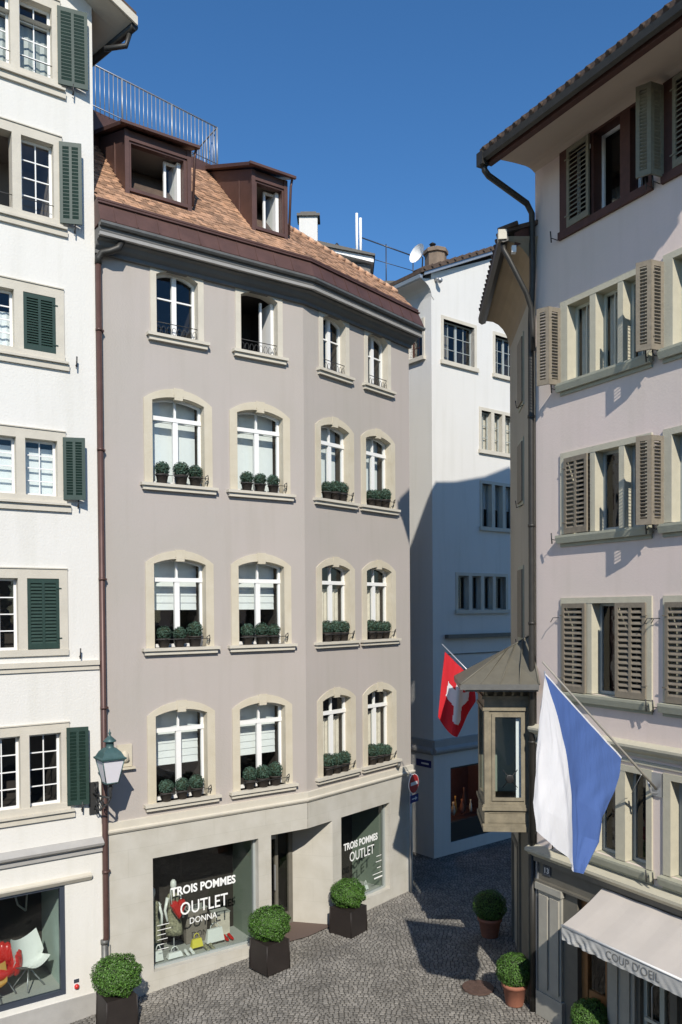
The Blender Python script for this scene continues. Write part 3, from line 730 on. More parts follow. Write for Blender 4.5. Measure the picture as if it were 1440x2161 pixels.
# ================================================================== SILL PLANTS
def leaf_ball(mb, c, r, n, size, rnd, sq=1.0, fuzz=.1, mi=0):
    for k in range(n):
        zz = rnd.uniform(-1, 1); a = rnd.uniform(0, 2*math.pi); s_ = math.sqrt(1-zz*zz)
        lump = 1 + fuzz*.6*math.sin(a*3+zz*4)*math.sin(zz*5+a)
        rr = r*lump*(1 - rnd.random()**2*.16 + rnd.random()*fuzz*.5)
        d = Vector((s_*math.cos(a), s_*math.sin(a), zz)); p = Vector(c) + Vector((d.x*rr, d.y*rr, d.z*rr*sq))
        nrm = (d + Vector((rnd.uniform(-1,1), rnd.uniform(-1,1), rnd.uniform(-.6,1.2)))*.75).normalized()
        x = nrm.orthogonal().normalized(); x.rotate(Matrix.Rotation(rnd.uniform(0,6.28), 3, nrm)); y = nrm.cross(x)
        l = size*rnd.uniform(.7,1.3); w = l*.5
        mb.add([p-x*l*.5, p-y*w*.5+nrm*l*.1, p+x*l*.5, p+y*w*.5+nrm*l*.1], [(0,1,2,3)], mi)
rb = random.Random(11)
proto = thing('potted_boxwood', 'proto', 'potted plant', (0,0,0), 'potted box balls on the window sills')
mb = MB(); mb.lathe((0,0,0), [(.085,0),(.095,.01),(.125,.17),(.14,.175),(.14,.2),(.12,.2),(.11,.17)], 14); pot_ = mb.build('pot', M['pot'], proto)
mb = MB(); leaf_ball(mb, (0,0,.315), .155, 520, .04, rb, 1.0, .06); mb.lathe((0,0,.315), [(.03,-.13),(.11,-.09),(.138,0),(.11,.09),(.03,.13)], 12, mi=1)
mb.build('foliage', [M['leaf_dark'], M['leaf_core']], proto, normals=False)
# copies
colname = ['far left', 'second', 'third', 'far right']; rowname = {1: 'top', 2: 'middle', 3: 'bottom'}
posname = ['left', 'middle', 'right']
first = True
for ri in (1, 2, 3):
    for W, cols in ((GL, colsL), (GR, colsR)):
        for c, ci in cols:
            offs = ((-.34,0,.33) if W is GL else (-.29,.0,.29))
            if ri == 1 and ci == 0: offs = (-.36,.05,.38)
            for k, du in enumerate(offs):
                t = proto if first else copy_tree(proto); first = False
                t.location = W.pt(c+du+rb.uniform(-.015,.015), rows[ri][0]+.002, -.02); t.rotation_euler = (0,0,rb.uniform(0,6.28))
                s_ = rb.uniform(.9,1.08); t.scale = (s_,s_,s_*rb.uniform(.94,1.06))
                t['label'] = f"box ball, {posname[k]} of three, {colname[ci]} sill of the {rowname[ri]} planted row, grey house"
# ================================================================== WHITE HOUSE (left)
w0 = GL.pt(-4.75, 0, .05)
WH = Wall(w0, 55.0)
white = thing('white_house', 'white rendered house with dark green louvred shutters and a designer furniture shop, left edge', 'house', w0)
#          z0     z1    mode
wrows = [(17.41,18.72,'open'),(14.83,16.21,'open'),(12.32,13.37,'half'),(9.66,10.70,'open'),(6.80,8.12,'half'),(3.87,5.22,'open')]
L1, L2 = (-2.10, -1.50), (-1.34, -.76)
mb = MB()
holed(mb, WH, -7, 0, 2.3, 18.4, [(L1[0]-.05, L2[1]+.05, z0-.02, z1+.02) for z0, z1, _ in wrows[1:]] + [(L1[0]-.05, L2[1]+.05, 17.39, 18.4)], depth=.25)
mb.poly([WH.pt(-7,18.4), WH.pt(L1[0]-.05,18.4), WH.pt(L1[0]-.05,20.5), WH.pt(-3.2,21.2), WH.pt(-7,19.6)])
mb.poly([WH.pt(L1[0]-.05,18.74), WH.pt(L2[1]+.05,18.74), WH.pt(L2[1]+.05,19.58), WH.pt(L1[0]-.05,20.5)])
mb.poly([WH.pt(L2[1]+.05,18.4), WH.pt(0,18.4), WH.pt(0,19.11), WH.pt(L2[1]+.05,19.58)])
mb.quad(WH.pt(0,0,0), WH.pt(0,0,-9), WH.pt(0,18.9,-9), WH.pt(0,18.9,0)); mb.quad(WH.pt(-7,-.8,0), WH.pt(-7,-.8,-9), WH.pt(-7,18.9,-9), WH.pt(-7,18.9,0))
mb.quad(WH.pt(-7,-.8,-9), WH.pt(0,-.8,-9), WH.pt(0,18.9,-9), WH.pt(-7,18.9,-9))
WS = (-3.6, -.72, .21, 2.31)
holed(mb, WH, -7, 0, .10, 2.3, [WS], depth=.2)
mb.build('wall', M['white_wall'], white)
mb = MB(); mb.wb(WH, -7, -.0, -.9, .10, -.1, .03); mb.build('plinth', M['plinth'], white)
def louvre(mb, W, uh, w, z0, z1, ang_, s_, split=True, nsl=16, o=.03, t=.035, cov=.45):
    """shutter hinged at uh; s_ = side it extends to when closed; ang_ opening angle"""
    a = R(ang_); dx, do = math.cos(a)*s_, math.sin(a)
    nx, no = -math.sin(a)*s_, math.cos(a)
    def P(l, z, k): return W.pt(uh+dx*l+nx*k, z, o+do*l+no*k)
    def bx(l0, l1, za, zb, k0, k1): mb.box8([P(l0,za,k0),P(l1,za,k0),P(l1,zb,k0),P(l0,zb,k0),P(l0,za,k1),P(l1,za,k1),P(l1,zb,k1),P(l0,zb,k1)])
    st = .06
    bx(0, st, z0, z1, 0, t); bx(w-st, w, z0, z1, 0, t); bx(st, w-st, z0, z0+.09, .001, t-.001); bx(st, w-st, z1-.08, z1, .001, t-.001)
    if split: bx(w/2-.025, w/2+.025, z0+.09, z1-.08, .002, t-.002)
    spans = [(st, w/2-.025), (w/2+.025, w-st)] if split else [(st, w-st)]
    h = (z1-z0-.17)/nsl
    for k in range(nsl):
        zb = z0+.09+k*h
        for l0, l1 in spans:
            th = .011; mb.box8([P(l0,zb,t-.003),P(l1,zb,t-.003),P(l1,zb+th,t-.003),P(l0,zb+th,t-.003),
                     P(l0,zb+h*cov,.003),P(l1,zb+h*cov,.003),P(l1,zb+h*cov+th,.003),P(l0,zb+h*cov+th,.003)])
    # hinges
    for z in (z0+.14*(z1-z0), z1-.14*(z1-z0)): bx(-.04, .05, z, z+.02, t, t+.012)
def sash_pane(parent, W, a, b, z0, z1, o, m, ncol=1, nrow=0, fr=.045, bar=.02):
    mb = MB()
    mb.wb(W, a, a+fr, z0, z1, o-.04, o); mb.wb(W, b-fr, b, z0, z1, o-.04, o)
    mb.wb(W, a+fr, b-fr, z0, z0+fr, o-.04, o); mb.wb(W, a+fr, b-fr, z1-fr, z1, o-.04, o)
    for k in range(1, ncol+0): u = a+fr+(b-a-2*fr)*k/ncol; mb.wb(W, u-bar/2, u+bar/2, z0+fr, z1-fr, o-.03, o-.005)
    for k in range(1, nrow+0): z = z0+fr+(z1-z0-2*fr)*k/nrow; mb.wb(W, a+fr, b-fr, z-bar/2, z+bar/2, o-.032, o-.007)
    mb.build('sash', m, parent)
    mb = MB(); mb.quad(W.pt(a,z0,o-.02), W.pt(b,z0,o-.02), W.pt(b,z1,o-.02), W.pt(a,z1,o-.02)); mb.build('glass_pane', M['glass'], parent)
for i, (z0, z1, mode) in enumerate(wrows):
    mb = MB()
    fl, fr_ = L1[0]-.2, L2[1]+.16; fo = .025
    mb.wb(WH, fl, L1[0], z0, z1, -.22, fo); mb.wb(WH, L2[1], fr_, z0, z1, -.22, fo); mb.wb(WH, L1[1], L2[0], z0, z1, -.22, fo)
    mb.wb(WH, fl, fr_, z1, z1+.18, -.22, fo); mb.wb(WH, fl-.04, fr_, z1+.18, z1+.20, 0, fo+.02)
    w = mb.build('window', M['stone'], white)
    mb = MB(); mb.wb(WH, fl, fr_, z0-.12, z0, -.22, .045)
    if i != 4: mb.wb(WH, fl-.06, fr_+.06, z0-.16, z0-.121, 0, .10); mb.wb(WH, fl-.0, fr_+.08, z0-.28, z0-.162, 0, .05)
    mb.build('sill', M['stone'], w)
    for a, b in (L1, L2):
        if mode == 'half' and a == L2[0]: continue
        if i == 1 and a == L1[0]: continue
        sash_pane(w, WH, a, b, z0, z1, -.12, M['white_paint'], 2, 4)
    mb = MB(); open_box(mb, WH, L1[0]-.02, L2[1]+.02, z0-.01, z1+.01, -.221, -1.2); mb.build('interior', M['room'] if i == 1 else M['interior'], w)
    if i in (3,):
        mb = MB(); mb.wb(WH, L1[0], L2[1], z0, z1-.13, -.24, -.23); mb.build('curtain', M['blind'], w)
    if i in (0, 2):
        mb = MB()
        for a, b in (L1, L2):
            for k in range(8):
                u = a+(b-a)*k/8; mb.quad(WH.pt(u,z0,-.26+(.02 if k%2 else 0)), WH.pt(u+(b-a)/8,z0,-.26+(0 if k%2 else .02)), WH.pt(u+(b-a)/8,z1-.35,-.26+(0 if k%2 else .02)), WH.pt(u,z1-.35,-.26+(.02 if k%2 else 0)))
        mb.build('curtain', M['blind'] if i == 2 else M['grey_paint'], w)
    mb = MB()
    if mode == 'half': louvre(mb, WH, L2[1], L2[1]-L2[0], z0+.01, z1-.01, 0, -1, True, 18, o=-.01, cov=.7)
    else: louvre(mb, WH, fr_-.07, .54 if i == 0 else .40, z0-.05, z1+.08, 168 if i in (0,5) else 158, -1, True, 20, o=.06, cov=.95)
    mb.build('shutter', M['green_shutter'], w)
    mb = MB(); mb.tube([WH.pt(fr_+.2,z0-.16,.03), WH.pt(fr_+.2,z0-.13,.1), WH.pt(fr_+.2,z0-.0,.11)], .01, 5); mb.tube([WH.pt(fr_+.2,z0-.0,.11), WH.pt(fr_+.2,z0-.2,.09)], .014, 5)
    if i in (0, 1):
        mb.tube([WH.pt(L1[0],z0+.25,.0), WH.pt(L2[1],z0+.25,.0)], .008, 5)
    mb.build('shutter_catch', M['iron'], w)
mb = MB()
mb.wb(WH, -7, -.02, 6.47, 6.56, 0, .07); mb.wb(WH, -7, -.02, 6.38, 6.467, 0, .035)
mb.build('string_course', M['stone'], white)
mb = MB()
mb.sweep([[WH.pt(u, z, o) for o, z in ((0,2.84),(.05,2.84),(.05,2.93),(.14,2.98),(.16,3.03),(.03,3.12),(0,3.12))] for u in (-7, -.0)])
mb.build('shop_cornice', M['plinth'], white)
mb = MB(); mb.sweep([[WH.pt(u, z, o) for o, z in ((0,2.32),(.03,2.32),(.09,2.4),(.09,2.43),(0,2.46))] for u in (-7, -.22)])
mb.build('window_hood', M['stone'], white)
# furniture shop window
mb = MB(); a, b, c, d = WS; fr = .09
mb.wb(WH, a, a+fr, c, d, -.12, -.02); mb.wb(WH, b-fr, b, c, d, -.12, -.02); mb.wb(WH, a+fr, b-fr, d-.05, d, -.12, -.02); mb.wb(WH, a+fr, b-fr, c, c+fr, -.12, -.02)
sw = mb.build('shop_window', M['steel_blue'], white)
mb = MB(); mb.quad(WH.pt(a,c,-.07), WH.pt(b,c,-.07), WH.pt(b,d,-.07), WH.pt(a,d,-.07)); mb.build('glass_pane', M['shop_glass'], sw)
mb = MB(); open_box(mb, WH, a-.1, b-.02, c+.05, d+.01, -.13, -1.6, 0, right=1, floor=2); mb.build('interior', [M['interior'], M['mint'], M['display']], sw)
mb = MB(); mb.tube([WH.pt(-1.45,2.3,-1.2), WH.pt(-1.3,1.7,-1.2), WH.pt(-1.15,1.55,-1.2)], .02, 6); mb.tube([WH.pt(-1.2,2.3,-1.2), WH.pt(-1.12,1.9,-1.2), WH.pt(-1.15,1.55,-1.2)], .02, 6); mb.build('hanging_rail', M['steel'], sw)
def shell_chair(u, o, z, m, label, leg, rot=0.0, sc=1.0):
    base = WH.pt(u, z, o); t = thing('lounge_chair', label, 'chair', base, 'lounge chairs in the furniture shop window')
    mb = MB(); n, k_ = 10, 8; pts = []
    C_ = Vector(base); ru = Vector((WH.u[0], WH.u[1], 0)); rn = Vector((WH.n[0], WH.n[1], 0))
    ru2 = ru*math.cos(rot)+rn*math.sin(rot); rn2 = rn*math.cos(rot)-ru*math.sin(rot)
    for layer in (0, 1):
        for i in range(n+1):
            t_ = i/n
            for j in range(k_+1):
                s_ = j/k_*2-1
                wdt = (.30+.05*math.sin(t_*3))*sc
                if t_ < .5: yy, zz = .28-.5*t_*1.1, .40+.02*math.cos(t_*6)
                else: yy, zz = .005-.25*(t_-.5)*1.5, .38+(t_-.5)*1.0
                zz += .12*s_*s_; yy += .08*s_*s_*(1 if t_ > .5 else 0)
                p = C_ + ru2*(s_*wdt) + rn2*(yy*sc + (.0 if layer == 0 else -.02)) + Vector((0,0,(zz-(.0 if layer == 0 else .02))*sc))
                pts.append(p)
    F = []
    L_ = (n+1)*(k_+1)
    for lay in (0, 1):
        for i in range(n):
            for j in range(k_):
                q = [i*(k_+1)+j, i*(k_+1)+j+1, (i+1)*(k_+1)+j+1, (i+1)*(k_+1)+j]
                F.append(tuple(x+lay*L_ for x in q))
    mb.add(pts, F, 0, True); mb.build('shell', m, t)
    for dx, dy in ((-.2,-.2),(.2,-.2),(.2,.2),(-.2,.2)):
        mb = MB(); p = C_ + ru2*dx*sc + rn2*dy*sc
        mb.tube([C_+Vector((0,0,.38*sc)), p+Vector((0,0,0))], .014, 6); mb.build('leg', leg, t)
t = thing('lounge_chair', 'glossy red quilted tub chair behind the furniture shop glass', 'chair', WH.pt(-1.8,.32,-.6), 'lounge chairs in the furniture shop window')
cb = WH.pt(-1.8,.32,-.6); mb = MB()
for k in range(14):
    a = k/13*math.pi*1.25-.2*math.pi; r_ = .34
    p = WH.pt(-1.8+r_*math.cos(a), .32+.55+.10*math.sin(a), -.62-r_*math.sin(a)*.8)
    mb.lathe(p, [(.02,-.2),(.085,-.14),(.10,0),(.085,.14),(.02,.2)], 10)
mb.lathe((cb[0],cb[1],cb[2]), [(.12,.3),(.30,.34),(.34,.42),(.30,.5),(.05,.52)], 18); mb.build('shell', M['red_gloss'], t)
for dx, dy in ((-.25,-.2),(.25,-.2),(.25,.2),(-.25,.2)):
    mb = MB(); mb.tube([WH.pt(-1.8+dx*.3,.64,-.6+dy*.3), WH.pt(-1.8+dx,.32,-.6+dy)], .013, 6); mb.build('leg', M['steel'], t)
shell_chair(-1.28, -.55, .32, M['white_gloss'], 'white shell chair between red chair and mint wall in the furniture shop', M['steel'], -.5, 1.0)
shell_chair(-1.95, -.35, .28, M['amber'], 'low amber seat in front of the red chair in the furniture shop', M['steel'], .2, .7)
mb = MB(); t = thing('wall_picture', 'blue abstract picture on the back wall of the furniture shop window', 'picture', WH.pt(-2.2, 1.3, -1.5))
mb.wb(WH, -2.7, -1.75, 1.15, 2.15, -1.56, -1.52); mb.build('canvas', M['blue_art'], t)
mb = MB(); mb.wb(WH, -2.74, -1.71, 1.11, 1.15, -1.57, -1.51); mb.wb(WH, -2.74, -1.71, 2.15, 2.19, -1.57, -1.51); mb.wb(WH, -2.74, -2.7, 1.15, 2.15, -1.57, -1.51); mb.wb(WH, -1.75, -1.71, 1.15, 2.15, -1.57, -1.51); mb.build('frame', M['black'], t)
# sticker
t = thing('wall_sticker', 'small red and blue sticker on the white wall right of the furniture window', 'sticker', WH.pt(-.51, .28, 0))
mb = MB(); mb.wb(WH, -.58, -.47, .24, .46, .001, .004); mb.wb(WH, -.575, -.475, .38, .455, .0045, .006, 1); mb.lathe(WH.pt(-.525,.31,.012), [(.001,-.05),(.045,-.03),(.05,.02),(.02,.05)], 8, mi=2)
mb.build('print', [M['white_sign'], M['steel_blue'], M['red_gloss']], t)
# gable roof, verge and eave
mb = MB(); ev_u, ev_z = .70, 18.80; sl = math.tan(R(28)); rg = -3.2
def rp2(u, o, dz=0): return WH.pt(u+(.24*(o-.5) if u > rg+.01 else 0), ev_z + (ev_u-u)*sl + dz, o)
mb.box8([rp2(ev_u,.5), rp2(rg,.5), rp2(rg,.5,.16), rp2(ev_u,.5,.16), rp2(ev_u,-9), rp2(rg,-9), rp2(rg,-9,.16), rp2(ev_u,-9,.16)])
lz = lambda u: ev_z+(ev_u-rg)*sl-(rg-u)*sl
mb.box8([WH.pt(rg-.001,lz(rg),.5), WH.pt(-7.4,lz(-7.4),.5), WH.pt(-7.4,lz(-7.4)+.16,.5), WH.pt(rg-.001,lz(rg)+.16,.5),
         WH.pt(rg-.001,lz(rg),-9), WH.pt(-7.4,lz(-7.4),-9), WH.pt(-7.4,lz(-7.4)+.16,-9), WH.pt(rg-.001,lz(rg)+.16,-9)])
mb.build('roof', M['dark_tile'], white)
mb = MB()
mb.box8([rp2(ev_u-.04,.44,-.05), rp2(rg,.44,-.05), rp2(rg,.44,-.003), rp2(ev_u-.04,.44,-.003), rp2(ev_u-.04,.0,-.05), rp2(rg,.0,-.05), rp2(rg,.0,-.003), rp2(ev_u-.04,.0,-.003)])
mb.box8([rp2(ev_u,.50,-.10), rp2(rg,.50,-.10), rp2(rg,.50,.06), rp2(ev_u,.50,.06), rp2(ev_u,.54,-.10), rp2(rg,.54,-.10), rp2(rg,.54,.06), rp2(ev_u,.54,.06)])
mb.box8([rp2(ev_u-.04,0,-.05), rp2(.0,0,-.05), rp2(.0,0,-.003), rp2(ev_u-.04,0,-.003), rp2(ev_u-.04,-2.5,-.05), rp2(.0,-2.5,-.05), rp2(.0,-2.5,-.003), rp2(ev_u-.04,-2.5,-.003)])
mb.build('soffit', M['stone'], white)
mb = MB(); mb.tube([WH.pt(ev_u-.02, 18.72, .46), WH.pt(ev_u-.24*3, 18.72, -2.54)], .075, 10)
mb.tube([WH.pt(ev_u-.06,18.66,.3), WH.pt(ev_u-.12,18.42,.25), WH.pt(ev_u-.5,18.30,.1)], .05, 8)
mb.build('gutter', M['dark_zinc'], white)
# ================================================================== MAUVE HOUSE (right)
P0 = (3.606, 14.994)
PU = Wall(P0, 150.5); FK = Wall(P0, 4.7, flip=True)
mauve = thing('mauve_house', 'mauve house at right with louvred shutters, deep eaves, corner oriel and boutique awning', 'house', (P0[0], P0[1], 0))
ULN = 5.6
mod = 2.17
fr0, fr1 = .64, 2.60
prow = [(14.10,15.45,'A'),(11.46,12.78,'B'),(8.80,10.13,'C'),(6.04,7.58,'D'),(3.36,4.84,'E')]
holes = []
for z0, z1, k in prow:
    for m_ in (0, 1):
        holes.append((fr0+.06+m_*mod, fr1-.06+m_*mod, z0-.01, z1+.01))
mb = MB()
holed(mb, PU, 0, ULN, 3.0, 15.7, holes, depth=.2)
mb.quad(PU.pt(ULN,0,0), PU.pt(ULN,0,-6), PU.pt(ULN,15.7,-6), PU.pt(ULN,15.7,0))
mb.quad(PU.pt(0,13.3,0), PU.pt(0,13.3,-6), PU.pt(0,15.7,-6), PU.pt(0,15.7,0))
mb.quad(PU.pt(0,0,-6), PU.pt(ULN,0,-6), PU.pt(ULN,15.7,-6), PU.pt(0,15.7,-6))
mb.build('wall', M['mauve_wall'], mauve)
FL = 3.75
fh = [(1.55,2.15,11.7,13.0),(1.6,2.2,9.7,10.9),(1.65,2.25,6.9,8.3)]
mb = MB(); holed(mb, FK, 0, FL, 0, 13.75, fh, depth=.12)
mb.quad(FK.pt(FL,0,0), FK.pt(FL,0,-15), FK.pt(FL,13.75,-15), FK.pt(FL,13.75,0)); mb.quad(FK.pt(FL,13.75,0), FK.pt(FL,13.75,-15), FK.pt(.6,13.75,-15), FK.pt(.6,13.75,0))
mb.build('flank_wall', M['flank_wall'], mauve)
for a, b, c, d in fh:
    mb = MB(); mb.wb(FK, a-.08, b+.08, c-.08, d+.08, -.06, .02); w = mb.build('window', M['green_stone'], mauve)
    mb = MB(); mb.wb(FK, a-.02, b+.02, c, d, .021, .05); mb.build('shutter', M['brown_shutter'], w)
    mb = MB(); mb.tube([FK.pt(a-.05,c-.1,.03), FK.pt(a-.1,c-.16,.16), FK.pt(a-.12,c-.02,.18)], .01, 5); mb.build('shutter_catch', M['iron'], w)
# windows of the facade
def sash_simple(w, W, a, b, z0, z1, o, m):
    sash_pane(w, W, a, b, z0, z1, o, m, 1, 0, .05)
for z0, z1, k in prow:
    for m_ in (0, 1):
        d = m_*mod
        if m_ == 1 and k == 'A': pass
        f0, f1 = fr0+d, fr1+d
        sm = M['brown_wood'] if k == 'A' else M['cream_stone']
        mb = MB(); ff = .03
        if k == 'A': lights = [(.86,1.36),(1.42,1.98),(2.18,2.54)]; lights = [(a+d,b+d) for a,b in lights]
        elif k == 'B': lights = [(.82,1.33),(1.46,1.93),(2.04,2.48)]; lights = [(a+d,b+d) for a,b in lights]
        elif k == 'C': lights = [(.80,1.33),(1.44,1.95),(2.06,2.48)]; lights = [(a+d,b+d) for a,b in lights]
        elif k == 'D': lights = [(.75,1.23),(1.36,1.89),(1.93,2.46)]; lights = [(a+d,b+d) for a,b in lights]
        else: lights = [(.78,1.25),(1.42,1.87),(2.07,2.49)]; lights = [(a+d,b+d) for a,b in lights]
        edges = [f0] + [e for l in lights for e in l] + [f1]
        for q in range(0, len(edges), 2): mb.wb(PU, edges[q], edges[q+1], z0, z1, -.24, ff-.005 if q in (2,4) else ff)
        mb.wb(PU, f0, f1, z1, z1+.10, -.24, ff)
        w = mb.build('window', sm, mauve)
        mb = MB()
        if k == 'A': mb.wb(PU, f0-.02, f1+.02, z0-.13, z0, -.24, .06)
        else:
            mb.sweep([[PU.pt(u, z, o) for o, z in ((-.24,z0-.12),(.04,z0-.12),(.05,z0-.16),(.10,z0-.16),(.13,z0-.06),(.13,z0-.02),(-.24,z0))] for u in (f0-.03, f1+.03)])
            mb.wb(PU, f0, f1, z0-.22, z0-.162, 0, .035)
        mb.build('sill', sm if k in 'A' else M['green_stone'], w)
        for q, (a, b) in enumerate(lights):
            sash_pane(w, PU, a, b, z0, z1, -.17, M['cream_paint'] if k == 'B' else (M['white_paint'] if k == 'A' else M['grey_paint']), 2 if k == 'B' else 1, 0, .05)
        mb = MB(); open_box(mb, PU, f0+.07, f1-.07, z0-.01, z1+.01, -.241, -1.3); mb.build('interior', M['interior'], w)
        if k in 'BC':
            mb = MB()
            for (a, b) in lights[0:3]:
                n = 8; wd = (b-a)*.55; st_ = b-wd if k == 'C' else a+.02
                for j in range(n): mb.quad(PU.pt(st_+wd*j/n,z0,-.30+(.03 if j%2 else 0)), PU.pt(st_+wd*(j+1)/n,z0,-.30+(0 if j%2 else .03)), PU.pt(st_+wd*(j+1)/n,z1,-.30+(0 if j%2 else .03)), PU.pt(st_+wd*j/n,z1,-.30+(.03 if j%2 else 0)))
            mb.build('curtain', M['curtain'], w)
        # shutters
        def shut(*a_, m='brown_shutter', **kw):
            mb = MB(); louvre(mb, PU, *a_, **kw); mb.build('shutter', M[m], w)
        def fold(u_, m='brown_shutter'):
            mb = MB(); louvre(mb, PU, u_, .25, z0-.03, z1-.0, 96, 1, split=False, nsl=22)
            louvre(mb, PU, u_-.027, .23, z0-.03, z1-.0, 158, 1, split=False, nsl=22, o=.03+.255); mb.build('shutter', M[m], w)
        if k == 'A':
            shut(.84+d, .53, z0, z1, 3, 1, m='olive_shutter', split=False, nsl=15)
            if m_ == 1: fold(.66+d, 'olive_shutter')
        elif k == 'B':
            fold(.66+d)
        elif k == 'C':
            (shut(.76+d, .57, z0, z1-.01, 4, 1, split=True, nsl=15) if m_ == 0 else fold(.66+d))
        elif k == 'D':
            shut(.70+d, .56, z0, z1, 2, 1, split=False, nsl=15); shut(2.50+d, .58, z0, z1, 3, -1, split=True, nsl=15)
        mb = MB()
        for uu in (f0-.06, f1+.02):
            mb.tube([PU.pt(uu,z0-.1,.02), PU.pt(uu-.02,z0-.08,.16)], .008, 5); mb.tube([PU.pt(uu-.02,z0-.16,.15), PU.pt(uu-.02,z0+.03,.17)], .012, 5)
            if k in 'D': mb.tube([PU.pt(uu,z1-.25,.02), PU.pt(uu-.03,z1-.25,.12), PU.pt(uu-.06,z1-.33,.15)], .008, 5)
        mb.build('shutter_catch', M['iron'], w)
# cornices of the facade
mb = MB(); mb.sweep([[PU.pt(u, z, o) for o, z in ((0,5.12),(.04,5.12),(.05,5.17),(.12,5.22),(.15,5.27),(.15,5.31),(0,5.36))] for u in (-.08, ULN)])
mb.sweep([[PU.pt(u, z, o) for o, z in ((0,5.0),(.03,5.0),(.03,5.05),(0,5.06))] for u in (0, ULN)])
mb.build('string_course', M['cream_stone'], mauve)
mb = MB(); mb.sweep([[PU.pt(u, z, o) for o, z in ((0,2.93),(.10,2.93),(.14,2.98),(.2,3.02),(.2,3.07),(0,3.13))] for u in (-.12, ULN)])
mb.build('shop_cornice', M['cream_stone'], mauve)
# deep eave with coved soffit
EO = 1.15; EZ = 15.36
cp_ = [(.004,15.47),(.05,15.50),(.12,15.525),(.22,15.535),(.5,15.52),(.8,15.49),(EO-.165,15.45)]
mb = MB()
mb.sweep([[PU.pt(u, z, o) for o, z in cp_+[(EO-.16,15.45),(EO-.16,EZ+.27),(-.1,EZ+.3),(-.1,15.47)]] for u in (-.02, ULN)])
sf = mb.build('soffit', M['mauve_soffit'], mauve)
mb = MB(); mb.sweep([[PU.pt(u, z, o) for o, z in ((EO-.155,EZ-.03),(EO-.04,EZ-.03),(EO-.04,EZ+.14),(EO-.155,EZ+.14))] for u in (-.04, ULN)])
mb.build('fascia', M['brown_wood'], mauve)
mb = MB()
mb.sweep([[PU.pt(u, z, o) for o, z in ((EO-.03,EZ+.03),(EO+.02,EZ-.01),(EO+.08,EZ+.02),(EO+.10,EZ+.12),(EO-.03,EZ+.14))] for u in (-.1, ULN)])
# hopper + downpipe of the upper house
mb.wb(PU, -.14, .02, EZ-.06, EZ+.17, EO-.06, EO+.10)
pp = [PU.pt(-.06,EZ-.0,EO+.0), PU.pt(-.06,EZ-.12,EO-.02), PU.pt(-.05,EZ-.2,EO-.1), PU.pt(.02,EZ-.52,.22), PU.pt(.03,EZ-.68,.11), PU.pt(.03,13.5,.10), PU.pt(.0,13.2,.09), PU.pt(-.04,12.9,.07), PU.pt(-.06,12.7,.06), PU.pt(-.06,6.6,.06), PU.pt(-.06,3.1,.06)]
mb.tube(pp, .055, 10)
for z in (11.0, 9.0, 7.2, 5.0): mb.tube([PU.pt(-.06,z,.06), PU.pt(-.06,z+.05,.06)], .068, 10)
mb.build('gutter', M['dark_zinc'], mauve)
mb = MB()
sl = math.tan(R(36.5))
def mr(u, o, dz=0): return PU.pt(u, EZ+.17+(EO+.04-o)*sl+dz, o)
LO = [(EO+.04,-.12),(-.2,-.62),(-.73,-1.0),(-1.08,-1.18),(-1.7,-.84),(-2.8,-.41),(-3.8,-.2)]
for (o1,u1),(o2,u2) in zip(LO, LO[1:]):
    mb.box8([mr(u1,o1), mr(ULN,o1), mr(ULN,o1,.09), mr(u1,o1,.09), mr(u2,o2), mr(ULN,o2), mr(ULN,o2,.09), mr(u2,o2,.09)])
mb.box8([mr(-.2,-3.8), mr(ULN,-3.8), mr(ULN,-3.8,.09), mr(-.2,-3.8,.09), PU.pt(-.2,15.7,-7.3), PU.pt(ULN,15.7,-7.3), PU.pt(ULN,15.8,-7.3), PU.pt(-.2,15.8,-7.3)])
n = int(ULN/.2)
for k in range(n):          # tile noses along the eave
    u = .02+k*.2; a0 = mr(u, EO+.08, .045); a1 = mr(u, EO-.5, .06)
    mb.tube([a0, a1], .042, 6)
mb.poly([mr(.0,EO-.1), mr(.0,-3), PU.pt(.0,15.55,-3), PU.pt(.0,15.55,.0)])
mb.poly([mr(ULN-.01,EO-.1), mr(ULN-.01,-3), PU.pt(ULN-.01,15.0,-3), PU.pt(ULN-.01,15.0,.0)])
mb.build('roof', M['dark_tile'], mauve)
# lower wing over the alley: cove, gutter, roof
WE = .62
cv = [(.0+(WE-.12)*(1-math.cos(k_/6*math.pi/2)), 13.45+.68*math.sin(k_/6*math.pi/2)) for k_ in range(7)]
mb = MB(); mb.sweep([[FK.pt(u, z, o) for u, (o, z) in ((u_ if u_ > 0 else -.48*max(o_z[0],0), o_z) for o_z in cv+[(WE-.10,14.13),(WE-.10,14.22),(-.2,14.3),(-.2,13.4)])] for u_ in (-.15, FL+.1)])
mb.build('wing_soffit', M['soffit'], mauve)
mb = MB(); mb.sweep([[FK.pt(u, z, o) for o, z in ((WE-.09,14.10),(WE-.0,14.07),(WE+.07,14.12),(WE+.08,14.22),(WE-.09,14.24))] for u in (-.35, FL+.15)])
mb.tube([FK.pt(-.25,14.1,WE), FK.pt(-.28,13.95,WE-.02), FK.pt(-.3,13.8,WE-.1), FK.pt(-.22,13.2,.2), FK.pt(-.14,12.95,.1), FK.pt(-.10,12.6,.07), FK.pt(-.1,12.2,.06)], .045, 10)
mb.build('wing_gutter', M['dark_zinc'], mauve)
mb = MB(); mb.wb(FK, -.38, -.2, 14.12, 14.29, WE-.06, WE+.09); mb.build('gutter_box', M['stone'], mauve)
mb = MB(); mb.wb(FK, -.28, -.18, 13.92, 14.04, .38, .46); mb.build('rafter_end', M['white_paint'], mauve)
